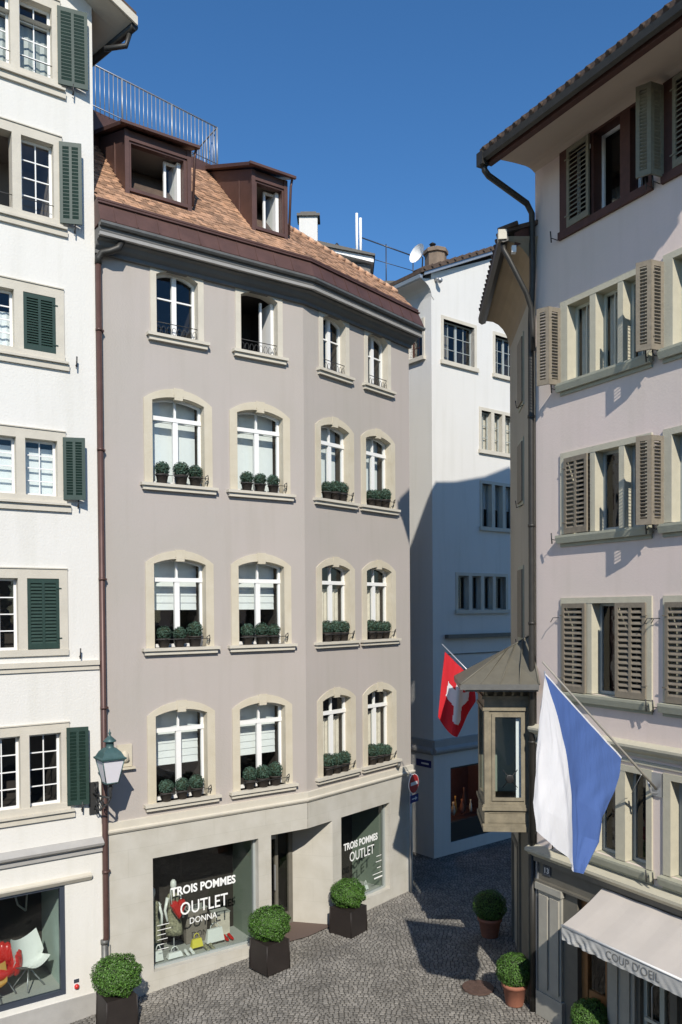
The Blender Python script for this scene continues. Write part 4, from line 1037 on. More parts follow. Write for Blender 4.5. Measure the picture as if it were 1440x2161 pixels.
mb = MB(); mb.box8([FK.pt(-.3,14.25,WE+.05), FK.pt(FL+.2,14.25,WE+.05), FK.pt(FL+.2,14.33,WE+.05), FK.pt(-.3,14.33,WE+.05), FK.pt(.6,15.2,-2.0), FK.pt(FL+.2,15.2,-2.0), FK.pt(FL+.2,15.28,-2.0), FK.pt(.6,15.28,-2.0)])
for k in range(18): mb.tube([FK.pt(-.25+k*.23,14.33,WE+.08), FK.pt(-.25+k*.23,14.33+(.12 if k < 2 else .3),.35 if k < 2 else -.15)], .042, 6)
mb.build('wing_roof', M['dark_tile'], mauve)
mb = MB(); mb.box8([FK.pt(-.20,14.06,.40), FK.pt(-.14,14.06,.40), FK.pt(-.14,14.30,.40), FK.pt(-.20,14.30,.40), FK.pt(-.03,14.22,.02), FK.pt(.03,14.22,.02), FK.pt(.03,14.52,.02), FK.pt(-.03,14.52,.02)])
mb.build('verge_board', M['brown_wood'], mauve)
# oriel on the alley side
OP = FK.pt(.22, 0, 0); OR = Wall(OP, 4.7-90)      # u towards the street (-x), n towards the camera
OR.n = -FK.u.copy()
mb = MB()
ow0, ow1 = -.03, .94; od = 1.35
def obx(mb, a, b, c, d, e, f, mi=0): mb.wb(OR, a, b, c, d, e, f, mi)
holed(mb, OR, ow0, ow1, 3.36, 6.0, [(.20,.80,3.88,5.52)], depth=.06)
SD = Wall(OR.pt(ow1, 0, 0), 4.7)
SD.n = -np.array([FK.u[1], -FK.u[0]])
holed(mb, SD, 0, od, 3.36, 6.0, [(.2,1.15,3.88,5.52)], depth=.06)
mb.quad(OR.pt(ow0,3.36,0), OR.pt(ow1,3.36,0), OR.pt(ow1,3.36,-od), OR.pt(ow0,3.36,-od))
mb.quad(OR.pt(ow0,3.36,-od), OR.pt(ow1,3.36,-od), OR.pt(ow1,6.0,-od), OR.pt(ow0,6.0,-od))
for (a, b, c, d, o1) in ((ow0,ow1+.03,3.30,3.40,.05),(ow0,ow1+.04,3.40,3.44,.03),(ow0,ow1+.05,3.70,3.76,.06),(ow0,ow1+.03,3.76,3.81,.03),(ow0,ow1+.03,5.58,5.64,.04),(ow0,ow1+.03,5.80,5.86,.05),
                         (.20,.26,3.88,5.52,.03),(.74,.80,3.88,5.52,.03),(.26,.74,3.88,3.94,.03),(.26,.74,5.46,5.52,.03),(.85,.94,3.81,5.58,.025),(-.03,.07,3.81,5.58,.025),(.12,.86,3.46,3.48,.012),(.12,.86,3.64,3.66,.012)):
    obx(mb, a, b, c, d, 0, o1)
for k in range(6): obx(mb, .08+k*.16, .12+k*.16, 5.87, 6.0, 0, .12-.0*k)
for (c, d, o1) in ((3.30,3.40,.03),(3.70,3.76,.04),(5.58,5.64,.03),(5.80,5.86,.04)): mb.wb(SD, 0, od, c, d, 0, o1)
oriel = mb.build('oriel', M['oriel_wood'], mauve)
mb = MB(); mb.quad(OR.pt(.2,3.88,-.04), OR.pt(.8,3.88,-.04), OR.pt(.8,5.52,-.04), OR.pt(.2,5.52,-.04)); mb.quad(SD.pt(.2,3.88,-.04), SD.pt(1.15,3.88,-.04), SD.pt(1.15,5.52,-.04), SD.pt(.2,5.52,-.04)); mb.build('glass_pane', M['glass'], oriel)
mb = MB(); obx(mb, .1, .93, 3.8, 5.6, -1.3, -1.15); mb.build('interior', M['panel_green'], oriel)
mb = MB(); obx(mb, .22, .34, 3.9, 5.5, -.12, -.09); mb.build('curtain', M['blind'], oriel)
# painted crest on the glass: crossed spears behind a round shield
mb = MB(); cc = (.46, 4.28)
mb.lathe(OR.pt(.46,4.28,-.03), [(.0005,-.085),(.06,-.065),(.085,0),(.06,.065),(.0005,.085)], 12, sx=1, sy=.08)
for s_ in (-1, 1): mb.tube([OR.pt(.46-.14*s_,4.12,-.03), OR.pt(.46+.14*s_,4.46,-.03)], .008, 5)
mb.build('crest', M['black'], oriel)
mb = MB()
e0, e1 = -.0, 1.42; ef = .52; eb = -od-.1
A1, A2, A3, A4 = OR.pt(e0,6.12,ef), OR.pt(e1,6.12,ef), OR.pt(e1,6.12,eb), OR.pt(e0,6.12,eb)
T1, T2 = OR.pt(.03,6.98,-.35), OR.pt(.52,6.70,-.35)
for tri in ((A1,A2,T2,T1),(A2,A3,T2),(A3,A4,T1,T2),(A4,A1,T1)): mb.poly(list(tri))
mb.poly([A1,A2,A3,A4])
for (p1, p2) in ((A1,T1),(A2,T2),(T1,T2)): mb.tube([p1,p2], .02, 6)
for k in (.35,.7,1.05): mb.tube([OR.pt(k,6.125,ef-.01), OR.pt(.03+.49*min(1,k/1.2),6.98-.28*min(1,k/1.2)+.01,-.34)], .012, 5)
mb.build('oriel_roof', M['oriel_roof'], oriel)
mb = MB(); mb.wb(OR, e0, e1, 6.02, 6.12, ef-.06, ef+.0); mb.wb(OR, e1-.06, e1, 6.02, 6.12, eb, ef-.06); mb.wb(OR, .0, e1-.1, 5.98, 6.02, -.1, ef-.08)
mb.build('oriel_gutter', M['zinc'], oriel)
# alley ground floor below the oriel: dark timber front
mb = MB(); mb.wb(FK, .25, 1.3, 0, 3.28, 0, .12); mb.wb(FK, 1.3, 1.42, 0, 3.28, 0, .16); mb.wb(FK, .12,.25,0,3.28,0,.1)
mb.wb(FK, 2.4, 2.5, 0, 2.3, 0, .05); mb.wb(FK, 3.3, 3.4, 0, 2.3, 0, .05); mb.wb(FK, 2.4, 3.4, 2.3, 2.4, 0, .05)
mb.build('alley_front', M['shop_wood'], mauve)
# boutique front
mb = MB()
holed(mb, PU, 0, ULN, -.05, 2.93, [(1.0,1.66,0,2.45),(2.35,2.95,0,2.45),(3.1,4.4,.5,2.45)], depth=.25, o=.0)
mb.wb(PU, 0, ULN, 2.46, 2.50, 0, .07); mb.wb(PU, 0, ULN, 2.84, 2.93, 0, .09)
mb.wb(PU, 2.96, 3.09, 0, 2.34, .001, .06)
mb.build('shopfront', M['shop_wood'], mauve)
mb = MB()
mb.wb(PU, .08, .66, .45, 2.34, .001, .05); mb.wb(PU, .04, .70, 2.34, 2.46, .001, .1); mb.wb(PU, .04, .70, 0, .45, .001, .08)
mb.wb(PU, .13, .34, .55, 2.26, .05, .085); mb.wb(PU, .41, .62, .55, 2.26, .05, .085); mb.build('pilaster', M['pilaster'], mauve)
mb = MB()
mb.wb(PU, 1.72, 2.28, .45, 2.34, .001, .05); mb.wb(PU, 1.68, 2.32, 0, .45, .001, .08); mb.wb(PU, 1.80,1.95,.5,2.3,.05,.08); mb.wb(PU, 2.05,2.2,.5,2.3,.05,.08); mb.build('pilaster', M['pilaster'], mauve)
mb = MB()
mb.wb(PU, 1.0, 1.14, 0, 2.45, -.2, -.1); mb.wb(PU, 1.54, 1.66, 0, 2.45, -.2, -.1); mb.wb(PU, 1.14, 1.54, 0, .85, -.2, -.12); mb.wb(PU, 1.14, 1.54, 2.2, 2.45, -.2, -.1); mb.wb(PU, 1.2,1.48,.15,.4,-.12,-.10); mb.wb(PU, 1.2,1.48,.5,.75,-.12,-.10)
dd = mb.build('door', M['oak'], mauve)
mb = MB(); mb.quad(PU.pt(1.14,.85,-.15), PU.pt(1.54,.85,-.15), PU.pt(1.54,2.2,-.15), PU.pt(1.14,2.2,-.15)); mb.build('glass_pane', M['shop_glass'], dd)
mb = MB(); open_box(mb, PU, 1.0, 1.66, 0, 2.45, -.25, -1.2); open_box(mb, PU, 2.35, 2.95, 0, 2.45, -.25, -1.2); open_box(mb, PU, 3.1, 4.4, .5, 2.45, -.25, -1.2); mb.build('interior', M['interior'], mauve)
mb = MB()
mb.wb(PU, 2.35, 2.42, 0, 2.45, -.15, -.08); mb.wb(PU, 2.66, 2.75, 0, 2.45, -.15, -.08); mb.wb(PU, 2.42, 2.66, .9, .95, -.08, -.02); 
d2 = mb.build('shop_door', M['cream_paint'], mauve)
mb = MB(); mb.tube([PU.pt(2.60,.95,-.04), PU.pt(2.60,1.0,.02), PU.pt(2.60,1.5,.02), PU.pt(2.60,1.55,-.04)], .014, 6); mb.build('handle', M['steel'], d2)
mb = MB(); mb.quad(PU.pt(2.35,.0,-.12), PU.pt(2.95,.0,-.12), PU.pt(2.95,2.45,-.12), PU.pt(2.35,2.45,-.12)); mb.quad(PU.pt(3.1,.5,-.12), PU.pt(4.4,.5,-.12), PU.pt(4.4,2.45,-.12), PU.pt(3.1,2.45,-.12)); mb.build('glass_pane', M['shop_glass'], d2)
mb = MB(); mb.wb(PU, .18, .36, 2.62, 2.80, .0, .02); np_ = mb.build('number_plate', M['steel_blue'], mauve)
text_mesh('13', PU, .215, 2.66, .022, .10, np_, .11, .02, name='house_number')
# lower pipe at the corner
mb = MB(); mb.tube([PU.pt(-.06,3.1,.06), PU.pt(-.06,0,.06)], .055, 10); mb.build('downpipe', M['dark_zinc'], mauve)
mb = MB(); mb.wb(PU, -.0, .04, 0, 3.0, .0, .04); mb.build('corner_bead', M['steel'], mauve)
# awning
aw = thing('awning', 'pale canvas awning with lettered scalloped front over the boutique, lower right', 'awning', PU.pt(3.2, 2.6, 0))
AU0, AU1 = 1.62, 4.9; NA = 24
mb = MB()
for i in range(NA):
    for j in range(6):
        def ap(i_, j_):
            u = AU0+(AU1-AU0)*i_/NA; f = j_/6
            return PU.pt(u, 2.80-.44*f-.03*math.sin(f*math.pi)-.006*math.sin(u*9), .06+.92*f)
        a, b, c, d = ap(i,j), ap(i+1,j), ap(i+1,j+1), ap(i,j+1)
        mb.add([a,b,c,d,*[(p[0],p[1],p[2]-.006) for p in (a,b,c,d)]], [(0,1,2,3),(7,6,5,4)], 0, True)
mb.build('canopy', M['awning'], aw)
def wv(u, z):
    dep = max(0, min(1, (2.36-z)/.25)); fold = math.exp(-((u-AU0-.35)/.45)**2)
    o = .985 + dep*(.012*math.sin((u+dep*.25)*19)*(.5+1.6*fold)+.008*math.sin((u-dep*.2)*41)*(.4+fold))
    return PU.pt(u, z, o)
mb = MB(); NV = 160
for i in range(NV):
    for j in range(8):
        def vp(i_, j_): return wv(AU0+(AU1-AU0)*i_/NV, 2.36-.245*j_/8)
        mb.add([vp(i,j),vp(i+1,j),vp(i+1,j+1),vp(i,j+1)], [(0,1,2,3)], 0, True)
mb.build('valance', M['valance'], aw)
mb = MB(); mb.tube([PU.pt(AU0,2.355,.98), PU.pt(AU1,2.355,.98)], .02, 6)
for u in (AU0+.05, AU1-.1): mb.tube([PU.pt(u,2.3,.05), PU.pt(u+.02,2.33,.5), PU.pt(u,2.34,.96)], .016, 6)
mb.build('frame', M['white_paint'], aw)
def wv2(u, z): 
    p = wv(u, z); return (p[0]+PU.n[0]*.006, p[1]+PU.n[1]*.006, p[2])
text_mesh("COUP D'OEIL", PU, 2.55, 2.17, 0, .13, aw, .98, .0, m='grey_letters', warp=wv2)
# ================================================================== REAR WHITE HOUSE
RC = (2.745, 24.28)
RR = Wall(RC, 51.7); RL = Wall(RC, -38.6, flip=True)
rear = thing('rear_white_house', 'white house closing the alley behind, half in shadow, with coved eave', 'house', (RC[0], RC[1], 0))
rw = [(.50,1.86,14.98,16.22,2),(2.83,3.95,14.98,16.22,2),(2.17,3.75,12.50,13.73,3),(2.19,3.75,10.08,11.44,3),(1.08,3.3,7.47,8.52,4)]
SHR = (.72,3.0,.35,2.65)
mb = MB(); LR = 9.0
holed(mb, RR, 0, LR, 0, 17.2, [(a,b,c,d) for a,b,c,d,_ in rw]+[SHR], depth=.22)
sr = math.tan(R(25))
mb.poly([RR.pt(0,17.2), RR.pt(LR,17.2), RR.pt(LR,17.3+.0), RR.pt(4.6,17.25+4.6*sr), RR.pt(0,17.45)])
RW2 = (.36,.95,15.1,16.16)
holed(mb, RL, 0, 8, 0, 17.45, [RW2], depth=.2)
mb.quad(RR.pt(LR,0,0), RR.pt(LR,0,-8), RR.pt(LR,17.3,-8), RR.pt(LR,17.3,0))
mb.build('wall', M['rear_wall'], rear)
for q, (a, b, c, d, n) in enumerate(rw):
    mb = MB(); f = .10
    mb.wb(RR, a-f, a, c, d, -.2, .02); mb.wb(RR, b, b+f, c, d, -.2, .02); mb.wb(RR, a-f, b+f, d, d+f, -.2, .02)
    step = (b-a)/n
    if q >= 2:
        for k in range(1, n): mb.wb(RR, a+step*k-.07, a+step*k+.07, c, d, -.2, .018)
    w = mb.build('window', M['stone'], rear)
    mb = MB(); mb.wb(RR, a-f-.04, b+f+.04, c-.12, c, -.2, .08); mb.build('sill', M['stone'], w)
    for k in range(n):
        x0 = a+step*k+(.07 if k and q >= 2 else 0); x1 = a+step*(k+1)-(.07 if k < n-1 and q >= 2 else 0)
        sash_pane(w, RR, x0, x1, c, d, -.14, M['grey_paint'], 2, 3 if q < 3 else 1, .04, .018)
    if q == 2:
        mb = MB(); mb.wb(RR, a, b, c, d, -.24, -.23); mb.build('curtain', M['curtain'], w)
    if q == 3:
        mb = MB(); mb.wb(RR, a, b, c+.6, d, -.24, -.23); mb.build('blind', M['blind'], w)
    mb = MB(); open_box(mb, RR, a, b, c, d, -.221, -1.1); mb.build('interior', M['interior'], w)
a, b, c, d = RW2
mb = MB(); mb.wb(RL, a-.07, a, c, d, -.2, .03); mb.wb(RL, b, b+.07, c, d, -.2, .03); mb.wb(RL, a-.07, b+.07, d, d+.08, -.2, .03); w = mb.build('window', M['stone'], rear)
mb = MB(); mb.wb(RL, a-.12, b+.12, c-.12, c, -.2, .1); mb.build('sill', M['stone'], w)
sash_pane(w, RL, a, b, c, d, -.14, M['brown_wood'], 2, 3, .05)
mb = MB(); open_box(mb, RL, a, b, c, d, -.2, -1.1); mb.build('interior', M['room'], w)
# mouldings
mb = MB()
for W, L_ in ((RR, LR), (RL, 8)):
    mb.sweep([[W.pt(u, z, o) for o, z in ((0,3.12),(.05,3.12),(.12,3.2),(.12,3.26),(.04,3.34),(.04,3.55),(0,3.57))] for u in (0, L_)])
mb.build('band_course', M['plinth'], rear)
mb = MB(); mb.wb(RR, .5, 4.2, 6.60, 6.72, 0, .16); mb.wb(RR, .6, 4.2, 5.6, 5.63, 0, .03); mb.wb(RR, .6, 4.2, 6.1, 6.13, 0, .03); mb.build('shelf_cornice', M['shop_wood'], rear)
# gable roof with coved eave on the left face
EL = .50
cv = [(.0+EL*(1-math.cos(k_/6*math.pi/2)), 16.78+.40*math.sin(k_/6*math.pi/2)) for k_ in range(7)]
mb = MB(); mb.sweep([[RL.pt(u, z, o) for o, z in cv+[(EL,17.2),(-.1,17.3),(-.1,16.7)]] for u in (-.02, 6)]); mb.build('soffit', M['rear_wall'], rear)
mb = MB(); mb.sweep([[RL.pt(u, z, o) for o, z in ((EL,17.14),(EL+.10,17.14),(EL+.12,17.24),(EL,17.25))] for u in (-.15, 6)])
mb.sweep([[RR.pt(u, 17.45+max(u,-.5)*sr+dz, o) for o, dz in ((0,-.0),(.18,-.0),(.18,.09),(0,.09))] for u in (-.45, 4.6)]); mb.build('gutter', M['steel'], rear)
mb = MB()
def rrp(u, o, dz=0): return RR.pt(u, 17.46+u*sr+dz, o)
mb.box8([rrp(-.6,.22,.09), rrp(4.6,.22,.09), rrp(4.6,.22,.2), rrp(-.6,.22,.2), rrp(-.6,-8,.09), rrp(4.6,-8,.09), rrp(4.6,-8,.2), rrp(-.6,-8,.2)])
zt_ = 17.46+4.6*sr
mb.box8([RR.pt(4.6,zt_+.09,.22), RR.pt(9.4,17.3,.22), RR.pt(9.4,17.42,.22), RR.pt(4.6,zt_+.2,.22), RR.pt(4.6,zt_+.09,-8), RR.pt(9.4,17.3,-8), RR.pt(9.4,17.42,-8), RR.pt(4.6,zt_+.2,-8)])
for k in range(16): mb.tube([rrp(-.5+k*.32,.26,.19), rrp(-.5+k*.32,-.2,.2)], .05, 6)
mb.build('roof', M['dark_tile'], rear)
mb = MB(); mb.tube([RR.pt(.18,17.30,0), RR.pt(.18,17.27,.14)], .06, 10); mb.lathe(RR.pt(.18,17.2,.18), [(.02,-.05),(.08,0),(.09,.06),(.03,.12)], 10); mb.build('wall_lamp', M['steel'], rear)
# lit shop window in the alley
mb = MB(); a, b, c, d = SHR
mb.wb(RR, a, a+.06, c, d, -.2, -.05); mb.wb(RR, b-.06, b, c, d, -.2, -.05); mb.wb(RR, a+.06, b-.06, d-.06, d, -.2, -.05); mb.wb(RR, a, b, c, .95, -.2, -.04)
w = mb.build('shop_window', M['black'], rear)
mb = MB(); mb.quad(RR.pt(a,.95,-.1), RR.pt(b,.95,-.1), RR.pt(b,d,-.1), RR.pt(a,d,-.1)); mb.build('glass_pane', M['shop_glass'], w)
mb = MB(); open_box(mb, RR, a, b, .9, d, -.21, -1.4); mb.build('interior', M['brown_wood'], w)
lamp = bpy.data.objects.new('shop_light', bpy.data.lights.new('shop_light', 'POINT')); S.collection.objects.link(lamp)
lamp.data.energy = 22; lamp.data.color = (1, .62, .30); lamp.data.shadow_soft_size = .08; lamp.location = RR.pt(1.2, 2.45, -.6)
rg_ = random.Random(2)
for k in range(7):
    u = .95+k*.2; z = .96+rg_.uniform(0,.05); h = rg_.uniform(.25,.8)
    names = ['tall amber glass vase','short red ceramic vase','cream round lidded jar','slender gold candlestick vase','wide orange bowl vase','dark red tall vase','white narrow jar']
    t = thing('vase', names[k]+' among trinkets in the lit alley shop window', 'vase', RR.pt(u, z, -.5-.1*(k%2)), 'trinkets in the lit alley shop window')
    mb = MB(); r_ = rg_.uniform(.05,.09); mb.lathe(RR.pt(u, z, -.5-.1*(k%2)), [(r_*.6,0),(r_,h*.3),(r_*.8,h*.6),(r_*.35,h*.8),(r_*.5,h)], 10)
    mb.build('body', M[['amber','red_gloss','curtain','amber','terracotta','brown_wood','white_gloss'][k]], t)
# blue street name plate on its corner
t = thing('street_name_plate', 'dark blue enamel street name plate on the shadowed corner wall', 'sign', RL.pt(.35, 2.85, 0))
mb = MB(); mb.wb(RR, -.02, .42, 2.76, 2.92, .002, .02) if 0 else mb.wb(RL, .10, .72, 2.72, 2.93, .005, .025); pl = mb.build('plate', M['blue_sign'], t)
mb = MB(); mb.wb(RL, .18, .50, 2.80, 2.85, .026, .028); mb.build('lettering', M['letters'], pl)
# ================================================================== ROOFS FARTHER BACK
def P3(px, py, Y):
    d = CM.T @ np.array([(px-720)/FPX, (py-CYP)/FPX, 1.0]); k = Y/d[1]
    return (d[0]*k, Y, HC+d[2]*k)
BG = Wall((0, 27, 0), 90, flip=False)      # frontal frame 27 m away, u = x
bgh = thing('background_house', 'house roof behind the corner house with white trimmed dormer and roof terrace', 'house', (0.2, 28, 0))
mb = MB(); mb.wb(BG, -1.6, 1.05, 0, 18.9, -5, 0); mb.wb(BG, 1.05, 3.2, 0, 18.3, -6, -.5); mb.build('wall', M['cornice_grey'], bgh)
mb = MB(); mb.box8([(-.65,26.8,19.32),(1.15,26.8,18.86),(1.15,26.8,19.03),(-.65,26.8,19.50),(-.65,30,19.32),(1.15,30,18.86),(1.15,30,19.03),(-.65,30,19.50)]); mb.build('roof_trim', M['white_paint'], bgh)
mb = MB(); mb.box8([(-1.2,26.7,19.5),(1.2,26.7,19.035),(1.2,26.7,19.10),(-1.2,26.7,19.66),(-1.2,30,19.5),(1.2,30,19.035),(1.2,30,19.10),(-1.2,30,19.66)]); mb.wb(BG, 1.0, 3.3, 18.30, 18.5, -6, -.4); mb.lathe((-.05,27.5,19.3), [(.09,0),(.09,.35),(.13,.36),(.03,.5)], 8); mb.build('roof', M['dark_zinc'], bgh)
mb = MB()
y = 28; a = P3(760,500,y); b = P3(872,540,y); c = P3(815,515,y)
mb.tube([a, b], .022, 6); mb.tube([(a[0],y,a[2]-.62), (b[0],y,b[2]-.5)], .012, 6)
for p in (a, c, b): mb.tube([p, (p[0],y,18.3)], .02, 6)
mb.build('railing', M['steel_blue'], bgh)
t = thing('white_chimney', 'white rendered chimney with flat cap standing behind the tiled roof edge', 'chimney', (-.92, 26, 18))
mb = MB(); C26 = Wall((0,26,0), 90); mb.wb(C26, -1.24, -.66, 16.0, 19.98, -.5, 0); mb.build('stack', M['rear_wall'], t)
mb = MB(); mb.wb(C26, -1.31, -.58, 19.98, 20.06, -.56, .07); mb.wb(C26, -1.2, -.7, 20.06, 20.16, -.45, -.05); mb.build('cap', M['dark_zinc'], t)
for k, (px, pt_) in enumerate(((753,450),(761,460))):
    t = thing('antenna_mast', ['taller white antenna mast on the far roof, left of two','shorter white antenna mast on the far roof, right of two'][k], 'antenna', (P3(px,540,27.2)[0],27.2,19), 'antenna masts on the far roof')
    p = P3(px, pt_, 27.2); mb = MB(); mb.tube([p, (p[0],27.2,18.9)], .045, 8); mb.build('mast', M['white_paint'], t)
    mb = MB(); mb.tube([(p[0],27.2,19.2),(p[0],27.2,18.9)], .06, 8); mb.build('foot', M['dark_zinc'], t)
t = thing('satellite_dish', 'white satellite dish on the roof edge beside the brown chimney', 'satellite dish', (2.6, 26, 18.5))
mb = MB(); dc = Vector(P3(888,540,26)); fx = Vector((-.75,-.62,.25)).normalized(); ax = fx.orthogonal().normalized(); ay = fx.cross(ax)
pts = [dc]; F = []
for r_ in (1,2,3):
    for k in range(16):
        a = k*math.pi/8; pts.append(dc + (ax*math.cos(a)+ay*math.sin(a))*(.105*r_) + fx*(.02*r_*r_))
for k in range(16): F.append((0,1+k,1+(k+1)%16))
for r_ in (0,1):
    for k in range(16): F.append((1+r_*16+k,1+r_*16+(k+1)%16,1+(r_+1)*16+(k+1)%16,1+(r_+1)*16+k))
mb.add(pts, F, 0, True); mb.build('dish', M['white_paint'], t)
mb = MB(); mb.tube([dc-fx*.0, dc-fx*.1, (dc.x+.05, dc.y+.1, 18.2)], .02, 6); mb.build('bracket', M['dark_zinc'], t)
t = thing('brown_chimney', 'brown octagonal chimney with capped flue behind the satellite dish', 'chimney', (3.2, 27, 17.5))
mb = MB(); q = P3(920,560,27); mb.lathe((q[0],27,17.6), [(.36,0),(.36,1.55),(.42,1.57),(.42,1.68),(.36,1.72)], 8, smooth=False); mb.build('stack', M['brown_stucco'], t)
mb = MB(); mb.lathe((q[0]-.1,27,19.3), [(.08,0),(.08,.2),(.12,.21),(.02,.28)], 8); mb.build('flue', M['dark_zinc'], t)
# ================================================================== FLAGS
def flag_sheet(mb, Lp, Sp, Rp, M0, D, amp, ncol=16, nrow=40, hem=True, wm=(0,1)):
    """Lp,Sp,Rp: polylines (d along pole direction, z) sampled evenly; cloth waves out of that plane"""
    nv = Vector((D[1], -D[0], 0))
    def samp(P, t):
        x = t*(len(P)-1); i = min(int(x), len(P)-2); f = x-i
        return P[i][0]*(1-f)+P[i+1][0]*f, P[i][1]*(1-f)+P[i+1][1]*f
    def pos(A, B, s_, t, g):
        a = samp(A, t); b = samp(B, t); d = a[0]*(1-s_)+b[0]*s_; z = a[1]*(1-s_)+b[1]*s_
        w = amp*(min(1, t*1.6))*(math.sin(g*11+t*2.2)*.6+math.sin(g*23-t*3+1)*.24+math.sin(g*47+t*6)*.07) + amp*.25*math.sin(t*5+g*3) + .006*math.sin(g*60+t*24)*math.sin(t*9+g*5)
        return Vector((M0[0]+D[0]*d, M0[1]+D[1]*d, z)) + nv*w
    for (A, B, g0, mi) in ((Lp, Sp, 0, 0), (Sp, Rp, .45, 1)):
        pts = []
        for j in range(nrow+1):
            for i in range(ncol+1): pts.append(pos(A, B, i/ncol, j/nrow, g0+.45*i/ncol))
        for j in range(nrow):
            for i in range(ncol):
                k = j*(ncol+1)+i
                mb.add([pts[k], pts[k+1], pts[k+ncol+2], pts[k+ncol+1]], [(0,1,2,3)], 0 if (hem and mi == 1 and j < 1) else mi, True)
am = R(-130); Dz = (math.sin(am), math.cos(am)); Mz = PU.pt(2.684, 0, .02)
zf = thing('city_flag', 'blue and white diagonally split flag hanging from a slanted pole on the mauve house', 'flag', PU.pt(2.684, 4.66, 0))
mb = MB()
mb.tube([(Mz[0]+Dz[0]*d, Mz[1]+Dz[1]*d, z) for d, z in ((0,4.66),(.5,5.03),(2.93,6.79))], [.022,.02,.012], 8); mb.build('pole', M['pole'], zf)
mb = MB(); mb.wb(PU, 2.60, 2.78, 4.55, 4.92, .0, .03); mb.tube([PU.pt(2.69,4.6,.03), PU.pt(2.66,4.62,.12), PU.pt(2.64,4.8,.16)], .02, 6); mb.tube([PU.pt(2.2,4.5,.02), (Mz[0]+Dz[0]*.45, Mz[1]+Dz[1]*.45, 4.95)], .005, 4); mb.build('bracket', M['steel'], zf)
mb = MB()
Lp = [(2.86,6.66),(2.90,6.2),(2.95,5.75),(3.02,5.3),(3.12,4.95),(3.07,4.56)]
Sp = [(2.86,6.66),(2.68,6.2),(2.48,5.6),(2.34,5.0),(2.22,4.4),(2.10,3.79)]
Rp = [(.97,5.28),(1.12,5.0),(1.38,4.72),(1.60,4.50),(1.66,4.15),(2.09,3.80)]
flag_sheet(mb, Lp, Sp, Rp, Mz, Dz, .12, 26, 60)
bmc = mb.build('cloth', [M['white_cloth'], M['blue_cloth']], zf, normals=False)
# national flag over the alley
am = R(-92); Ds = (math.sin(am), math.cos(am)); Ms = FK.pt(2.2, 0, 0)
nf = thing('national_flag', 'red flag with white cross hanging over the alley behind the oriel', 'flag', (Ms[0], Ms[1], 5.4))
mb = MB(); mb.tube([(Ms[0]+Ds[0]*d, Ms[1]+Ds[1]*d, z) for d, z in ((0,5.05),(1.66,6.76))], [.02,.012], 8); mb.build('pole', M['steel'], nf)
mb = MB(); mb.wb(FK, 2.1, 2.3, 4.9, 5.2, 0, .04); mb.build('bracket', M['steel'], nf)
mb = MB(); nvs = Vector((Ds[1], -Ds[0], 0)); ncol, nrow = 60, 70; pts = []; inside_ = []
for j in range(nrow+1):
    t_ = j/nrow
    for i in range(ncol+1):
        s_ = i/ncol
        # hoist along pole from d=1.60,z=6.62 to d=.98,z=6.0 ; hangs down
        topd, topz = 1.60-.62*s_, 6.60-.62*s_
        botd = 1.75-.80*s_; botz = (5.22-.42*math.sin(min(1,s_*2)*math.pi/2)) if s_ < .5 else 4.80+(s_-.5)*1.5
        d = topd*(1-t_)+botd*t_; z = topz*(1-t_)+botz*t_
        w = .06*min(1,t_*2)*math.sin(s_*9+.5)+.015*math.sin(s_*20+t_*4)
        pts.append(Vector((Ms[0]+Ds[0]*d, Ms[1]+Ds[1]*d, z))+nvs*w)
for j in range(nrow):
    for i in range(ncol):
        x, y = (i+.5)/ncol*6-3, (j+.5)/nrow*6-3
        a45 = -.12; xr = x*math.cos(a45)-y*math.sin(a45); yr = x*math.sin(a45)+y*math.cos(a45)
        cr = (abs(xr) < .68 and abs(yr) < 2.0) or (abs(yr) < .68 and abs(xr) < 2.0)
        k = j*(ncol+1)+i; mb.add([pts[k],pts[k+1],pts[k+ncol+2],pts[k+ncol+1]], [(0,1,2,3)], 1 if cr else 0, True)
mb.build('cloth', [M['red_cloth'], M['white_cloth']], nf, normals=False)
# ================================================================== STREET LAMP
lx = WH.pt(-.06, 4.30, .7)
sl_ = thing('wall_lantern', 'verdigris street lantern with opal glass on scrolled iron bracket between the two facades', 'street lamp', WH.pt(-.1, 3.9, 0))
mb = MB(); c = lx; rot = R(45-55); sq2 = math.sqrt(2)
mb.lathe(c, [(.125*sq2*.9,0),(.215*sq2*.93,.44)], 4, smooth=False, rot=rot); mb.build('glass_body', M['opal'], sl_)
mb = MB()
mb.lathe((c[0],c[1],c[2]+.44), [(.27*sq2*.86,0),(.28*sq2*.86,.03),(.24*sq2*.86,.05),(.16*sq2,.14),(.09*sq2,.21)], 4, smooth=False, rot=rot)
mb.lathe((c[0],c[1],c[2]+.64), [(.10,0),(.075,.02),(.075,.12),(.12,.125),(.12,.14),(.07,.19),(.025,.23),(.018,.26),(.03,.28),(.012,.31),(.004,.36)], 14)
for k in range(4):
    a = rot+math.pi/2*k; r0, r1 = .125*sq2*.92, .215*sq2*.95
    mb.tube([(c[0]+r0*math.cos(a),c[1]+r0*math.sin(a),c[2]), (c[0]+r1*math.cos(a),c[1]+r1*math.sin(a),c[2]+.44)], .011, 5)
    b_ = a+math.pi/2
    mb.tube([(c[0]+r0*math.cos(a),c[1]+r0*math.sin(a),c[2]), (c[0]+r0*math.cos(b_),c[1]+r0*math.sin(b_),c[2])], .014, 5)
mb.build('lantern_roof', M['verdigris'], sl_)
mb = MB(); mb.lathe((c[0],c[1],c[2]-.3), [(.015,0),(.03,.05),(.02,.12),(.05,.2),(.03,.24),(.13,.29),(.15,.3)], 12)
z = c[2]
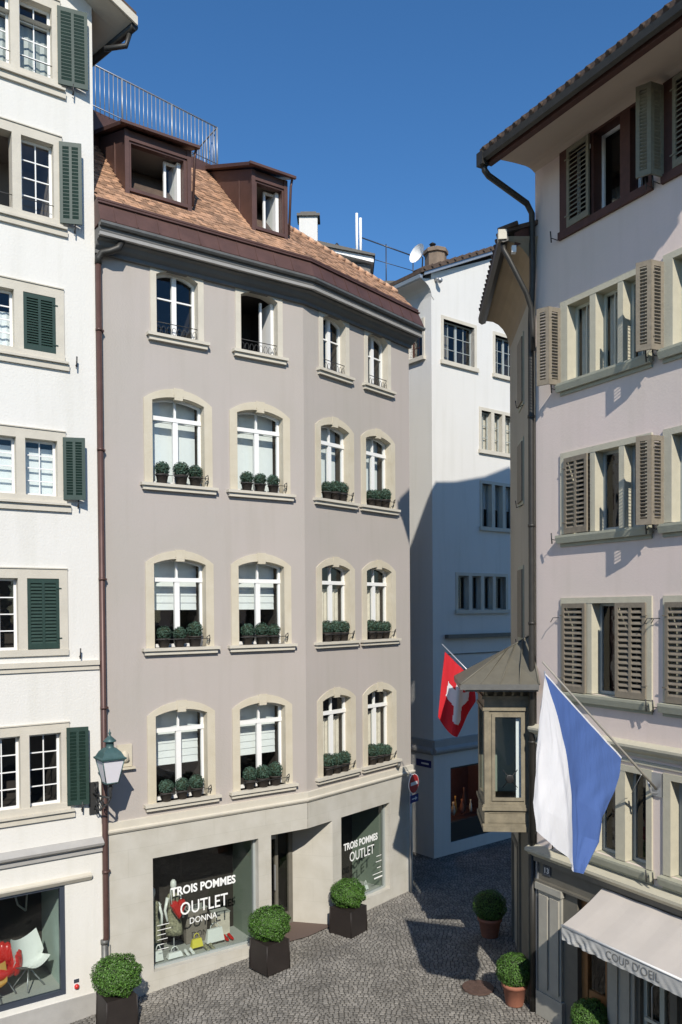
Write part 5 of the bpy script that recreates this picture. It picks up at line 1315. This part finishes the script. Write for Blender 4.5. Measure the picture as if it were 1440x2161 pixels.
mb.tube([WH.pt(-.16,z-.32,.02), WH.pt(-.12,z-.32,.35), WH.pt(-.06,z-.30,.7)], .02, 8); mb.tube([WH.pt(-.14,z-.62,.02), WH.pt(-.13,z-.58,.3), WH.pt(-.08,z-.42,.6), WH.pt(-.06,z-.30,.7)], .018, 8)
def scroll(uo, oo, zz, r_, s_=1):
    mb.tube([WH.pt(uo, zz+r_*(1-k/26)*math.sin(k*.42), oo+s_*r_*(1-k/26)*math.cos(k*.42)) for k in range(22)], .011, 5)
scroll(-.13,.18,z-.44,.13); scroll(-.11,.40,z-.42,.09,-1); scroll(-.15,.13,z-.18,.10); scroll(-.14,.12,z-.62,.1,-1)
mb.wb(WH, -.24, -.06, z-.72, z-.10, .0, .03)
mb.build('bracket', M['iron'], sl_)
# ================================================================== SIGN POST
sp = thing('no_entry_sign', 'no entry sign with arrow plate on a galvanised post at the corner house edge', 'sign', (1.80, 21.40, 0))
px_, py_ = 1.80, 21.38
mb = MB(); mb.tube([(px_,py_,-.02),(px_,py_,3.18)], .032, 10); mb.build('post', M['steel'], sp)
mb = MB(); SN = Wall((px_+.02, py_-.04, 0), 35)
def disc(mb, W, u, z, r_, o0, o1, mi): 
    mb.sweep([[W.pt(u+r_*math.cos(a), z+r_*math.sin(a), o) for a in [k*math.pi/12 for k in range(24)]] for o in (o0, o1)], mi)
disc(mb, SN, .06, 2.90, .26, .03, .05, 1); disc(mb, SN, .06, 2.90, .245, .051, .054, 0)
mb.build('disc', [M['red_sign'], M['white_sign']], sp)
mb = MB(); mb.wb(SN, -.12, .24, 2.86, 2.95, .055, .058); mb.build('white_bar', M['white_sign'], sp)
mb = MB(); mb.wb(SN, -.12, .30, 2.40, 2.60, .03, .045); ap_ = mb.build('arrow_plate', M['blue_sign'], sp)
mb = MB(); mb.wb(SN, -.04, .14, 2.485, 2.515, .046, .048); mb.sweep([[SN.pt(*p, o) for p in ((.13,2.45),(.24,2.50),(.13,2.55))] for o in (.046,.048)]); mb.build('arrow', M['white_sign'], ap_)
# ================================================================== PLANTERS
def box_planter(fc, lc, rc, h, br, label, seed, zb):
    """fc/lc/rc ground points of the near, left and right corners"""
    fc, lc, rc = [np.array(q, float) for q in (fc, lc, rc)]
    e1, e2 = lc-fc, rc-fc
    s_ = (np.linalg.norm(e1)+np.linalg.norm(e2))/2
    d1 = e1/np.linalg.norm(e1); d2 = np.array([-d1[1], d1[0]]); d2 = d2 if d2@e2 > 0 else -d2
    cn = fc+(d1+d2)*s_/2
    t = thing('box_planter', label, 'planter', (cn[0], cn[1], zb), 'square metal planters with clipped box balls')
    mb = MB()
    def Q(a, b, z): p = cn+d1*a+d2*b; return (p[0], p[1], z)
    k = s_/2; ins = k-.03
    z0, z1 = zb, zb+h
    mb.box8([Q(-k,-k,z0),Q(k,-k,z0),Q(k,k,z0),Q(-k,k,z0),Q(-ins-.02,-ins-.02,z1),Q(ins+.02,-ins-.02,z1),Q(ins+.02,ins+.02,z1),Q(-ins-.02,ins+.02,z1)])
    for sx, sy in ((-1,-1),(1,-1),(1,1),(-1,1)):
        mb.tube([Q(sx*(k+.002),sy*(k+.002),z0), Q(sx*(ins+.022),sy*(ins+.022),z1)], .012, 6)
    mb.build('box', M['planter'], t)
    mb = MB(); rr_ = random.Random(seed); c_ = (cn[0], cn[1], z1+br*.72); br *= .86
    leaf_ball(mb, c_, br, 9000, .040, rr_, .86, .23)
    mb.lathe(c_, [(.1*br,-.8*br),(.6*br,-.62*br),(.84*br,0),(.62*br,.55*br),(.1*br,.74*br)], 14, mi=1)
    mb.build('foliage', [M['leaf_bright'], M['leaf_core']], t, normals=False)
box_planter((-1.56,16.5), (-1.95,16.92), (-1.10,16.91), .62, .44, 'black square planter with bushy box ball before the shop entrance, middle of the three', 1, 0)
box_planter((.18,18.38), (-.27,18.72), (.59,18.92), .60, .41, 'black square planter with box ball under the narrower outlet window, farthest of the three', 2, 0)
box_planter((-4.30,14.62), (-4.58,15.02), (-3.78,15.05), .66, .46, 'black square planter with bushy box ball at the downpipe foot, nearest of the three', 3, -.27)
def pot_plant(x, y, rp_, hp, rb_, label, seed, name='terracotta_pot_plant', zb=0, ds=1):
    t = thing(name, label, 'potted plant', (x, y, zb), 'clipped box balls in terracotta pots by the mauve house')
    mb = MB(); mb.lathe((x,y,zb), [(rp_*.68,0),(rp_*.72,.02),(rp_*.93,hp*.82),(rp_*1.04,hp*.84),(rp_*1.04,hp),(rp_*.9,hp),(rp_*.85,hp*.9)], 24); mb.build('pot', M['terracotta'], t)
    mb = MB(); rr_ = random.Random(seed); c_ = (x, y, zb+hp+rb_*.72)
    leaf_ball(mb, c_, rb_, 6000, .034, rr_, .94, .12)
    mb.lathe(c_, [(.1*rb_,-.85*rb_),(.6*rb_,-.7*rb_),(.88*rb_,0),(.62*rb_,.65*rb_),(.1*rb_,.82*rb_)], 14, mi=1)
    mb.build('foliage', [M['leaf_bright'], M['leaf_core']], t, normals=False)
pot_plant(3.24, 15.28, .235, .42, .32, 'box ball in terracotta pot half in sun at the mauve house corner', 4)
pot_plant(3.36, 18.5, .27, .44, .36, 'box ball in terracotta pot in deep alley shade behind the oriel', 5)
pot_plant(PU.pt(1.45,0,.17)[0], PU.pt(1.45,0,.17)[1], .22, .36, .30, 'dark box ball under the awning beside the oak boutique door, bottom edge', 6)
# manhole cover
t = thing('manhole_cover', 'round rusty iron manhole cover in the cobbles near the terracotta pot', 'manhole cover', (2.66, 15.95, 0))
mb = MB(); mb.lathe((2.66,15.95,-.01), [(.31,0),(.31,.032),(.27,.033)], 28, smooth=False); mb.build('rim', M['manhole'], t)
mb = MB(); mb.lathe((2.66,15.95,.0), [(.265,0),(.265,.020)], 28, smooth=False)
for k in range(8):
    a = k*math.pi/4; mb.tube([(2.66+.06*math.cos(a),15.95+.06*math.sin(a),.022),(2.66+.22*math.cos(a),15.95+.22*math.sin(a),.022)], .006, 4)
mb.build('lid', M['manhole'], t)

# ================================================================== UNSEEN HOUSE BEHIND THE VIEWER (added to block sky light and fill reflections)
OPW = Wall((0, -3.2, 0), -90)
OPW.n = np.array([0.0, 1.0])
oph = thing('unseen_opposite_house', 'unseen pale house behind the viewer, added to block sky light and fill window reflections', 'house', (0, -3.2, 0))
mb = MB(); oh = [(-12+k*2.2, -10.9+k*2.2, z, z+1.5) for k in range(11) for z in (1.2, 4.4, 7.5)]
holed(mb, OPW, -14, 13, -1.2, 10.6, oh, depth=.2); mb.quad(OPW.pt(-14,-1.2,-9), OPW.pt(13,-1.2,-9), OPW.pt(13,10.6,-9), OPW.pt(-14,10.6,-9))
for u in (-14, 13): mb.quad(OPW.pt(u,-1.2,0), OPW.pt(u,-1.2,-9), OPW.pt(u,10.6,-9), OPW.pt(u,10.6,0))
mb.build('wall', M['stone'], oph)
mb = MB(); mb.wb(OPW, -14.2, 13.2, 10.6, 10.8, -9.2, .3); mb.sweep([[OPW.pt(u, z, o) for o, z in ((.3,10.81),(-4.5,12.4),(-9.2,10.81))] for u in (-14.2, 13.2)]); mb.build('roof', M['dark_tile'], oph)
for a, b, c, d in oh:
    mb = MB(); mb.quad(OPW.pt(a,c,-.15), OPW.pt(b,c,-.15), OPW.pt(b,d,-.15), OPW.pt(a,d,-.15)); mb.build('window', M['black'], oph)
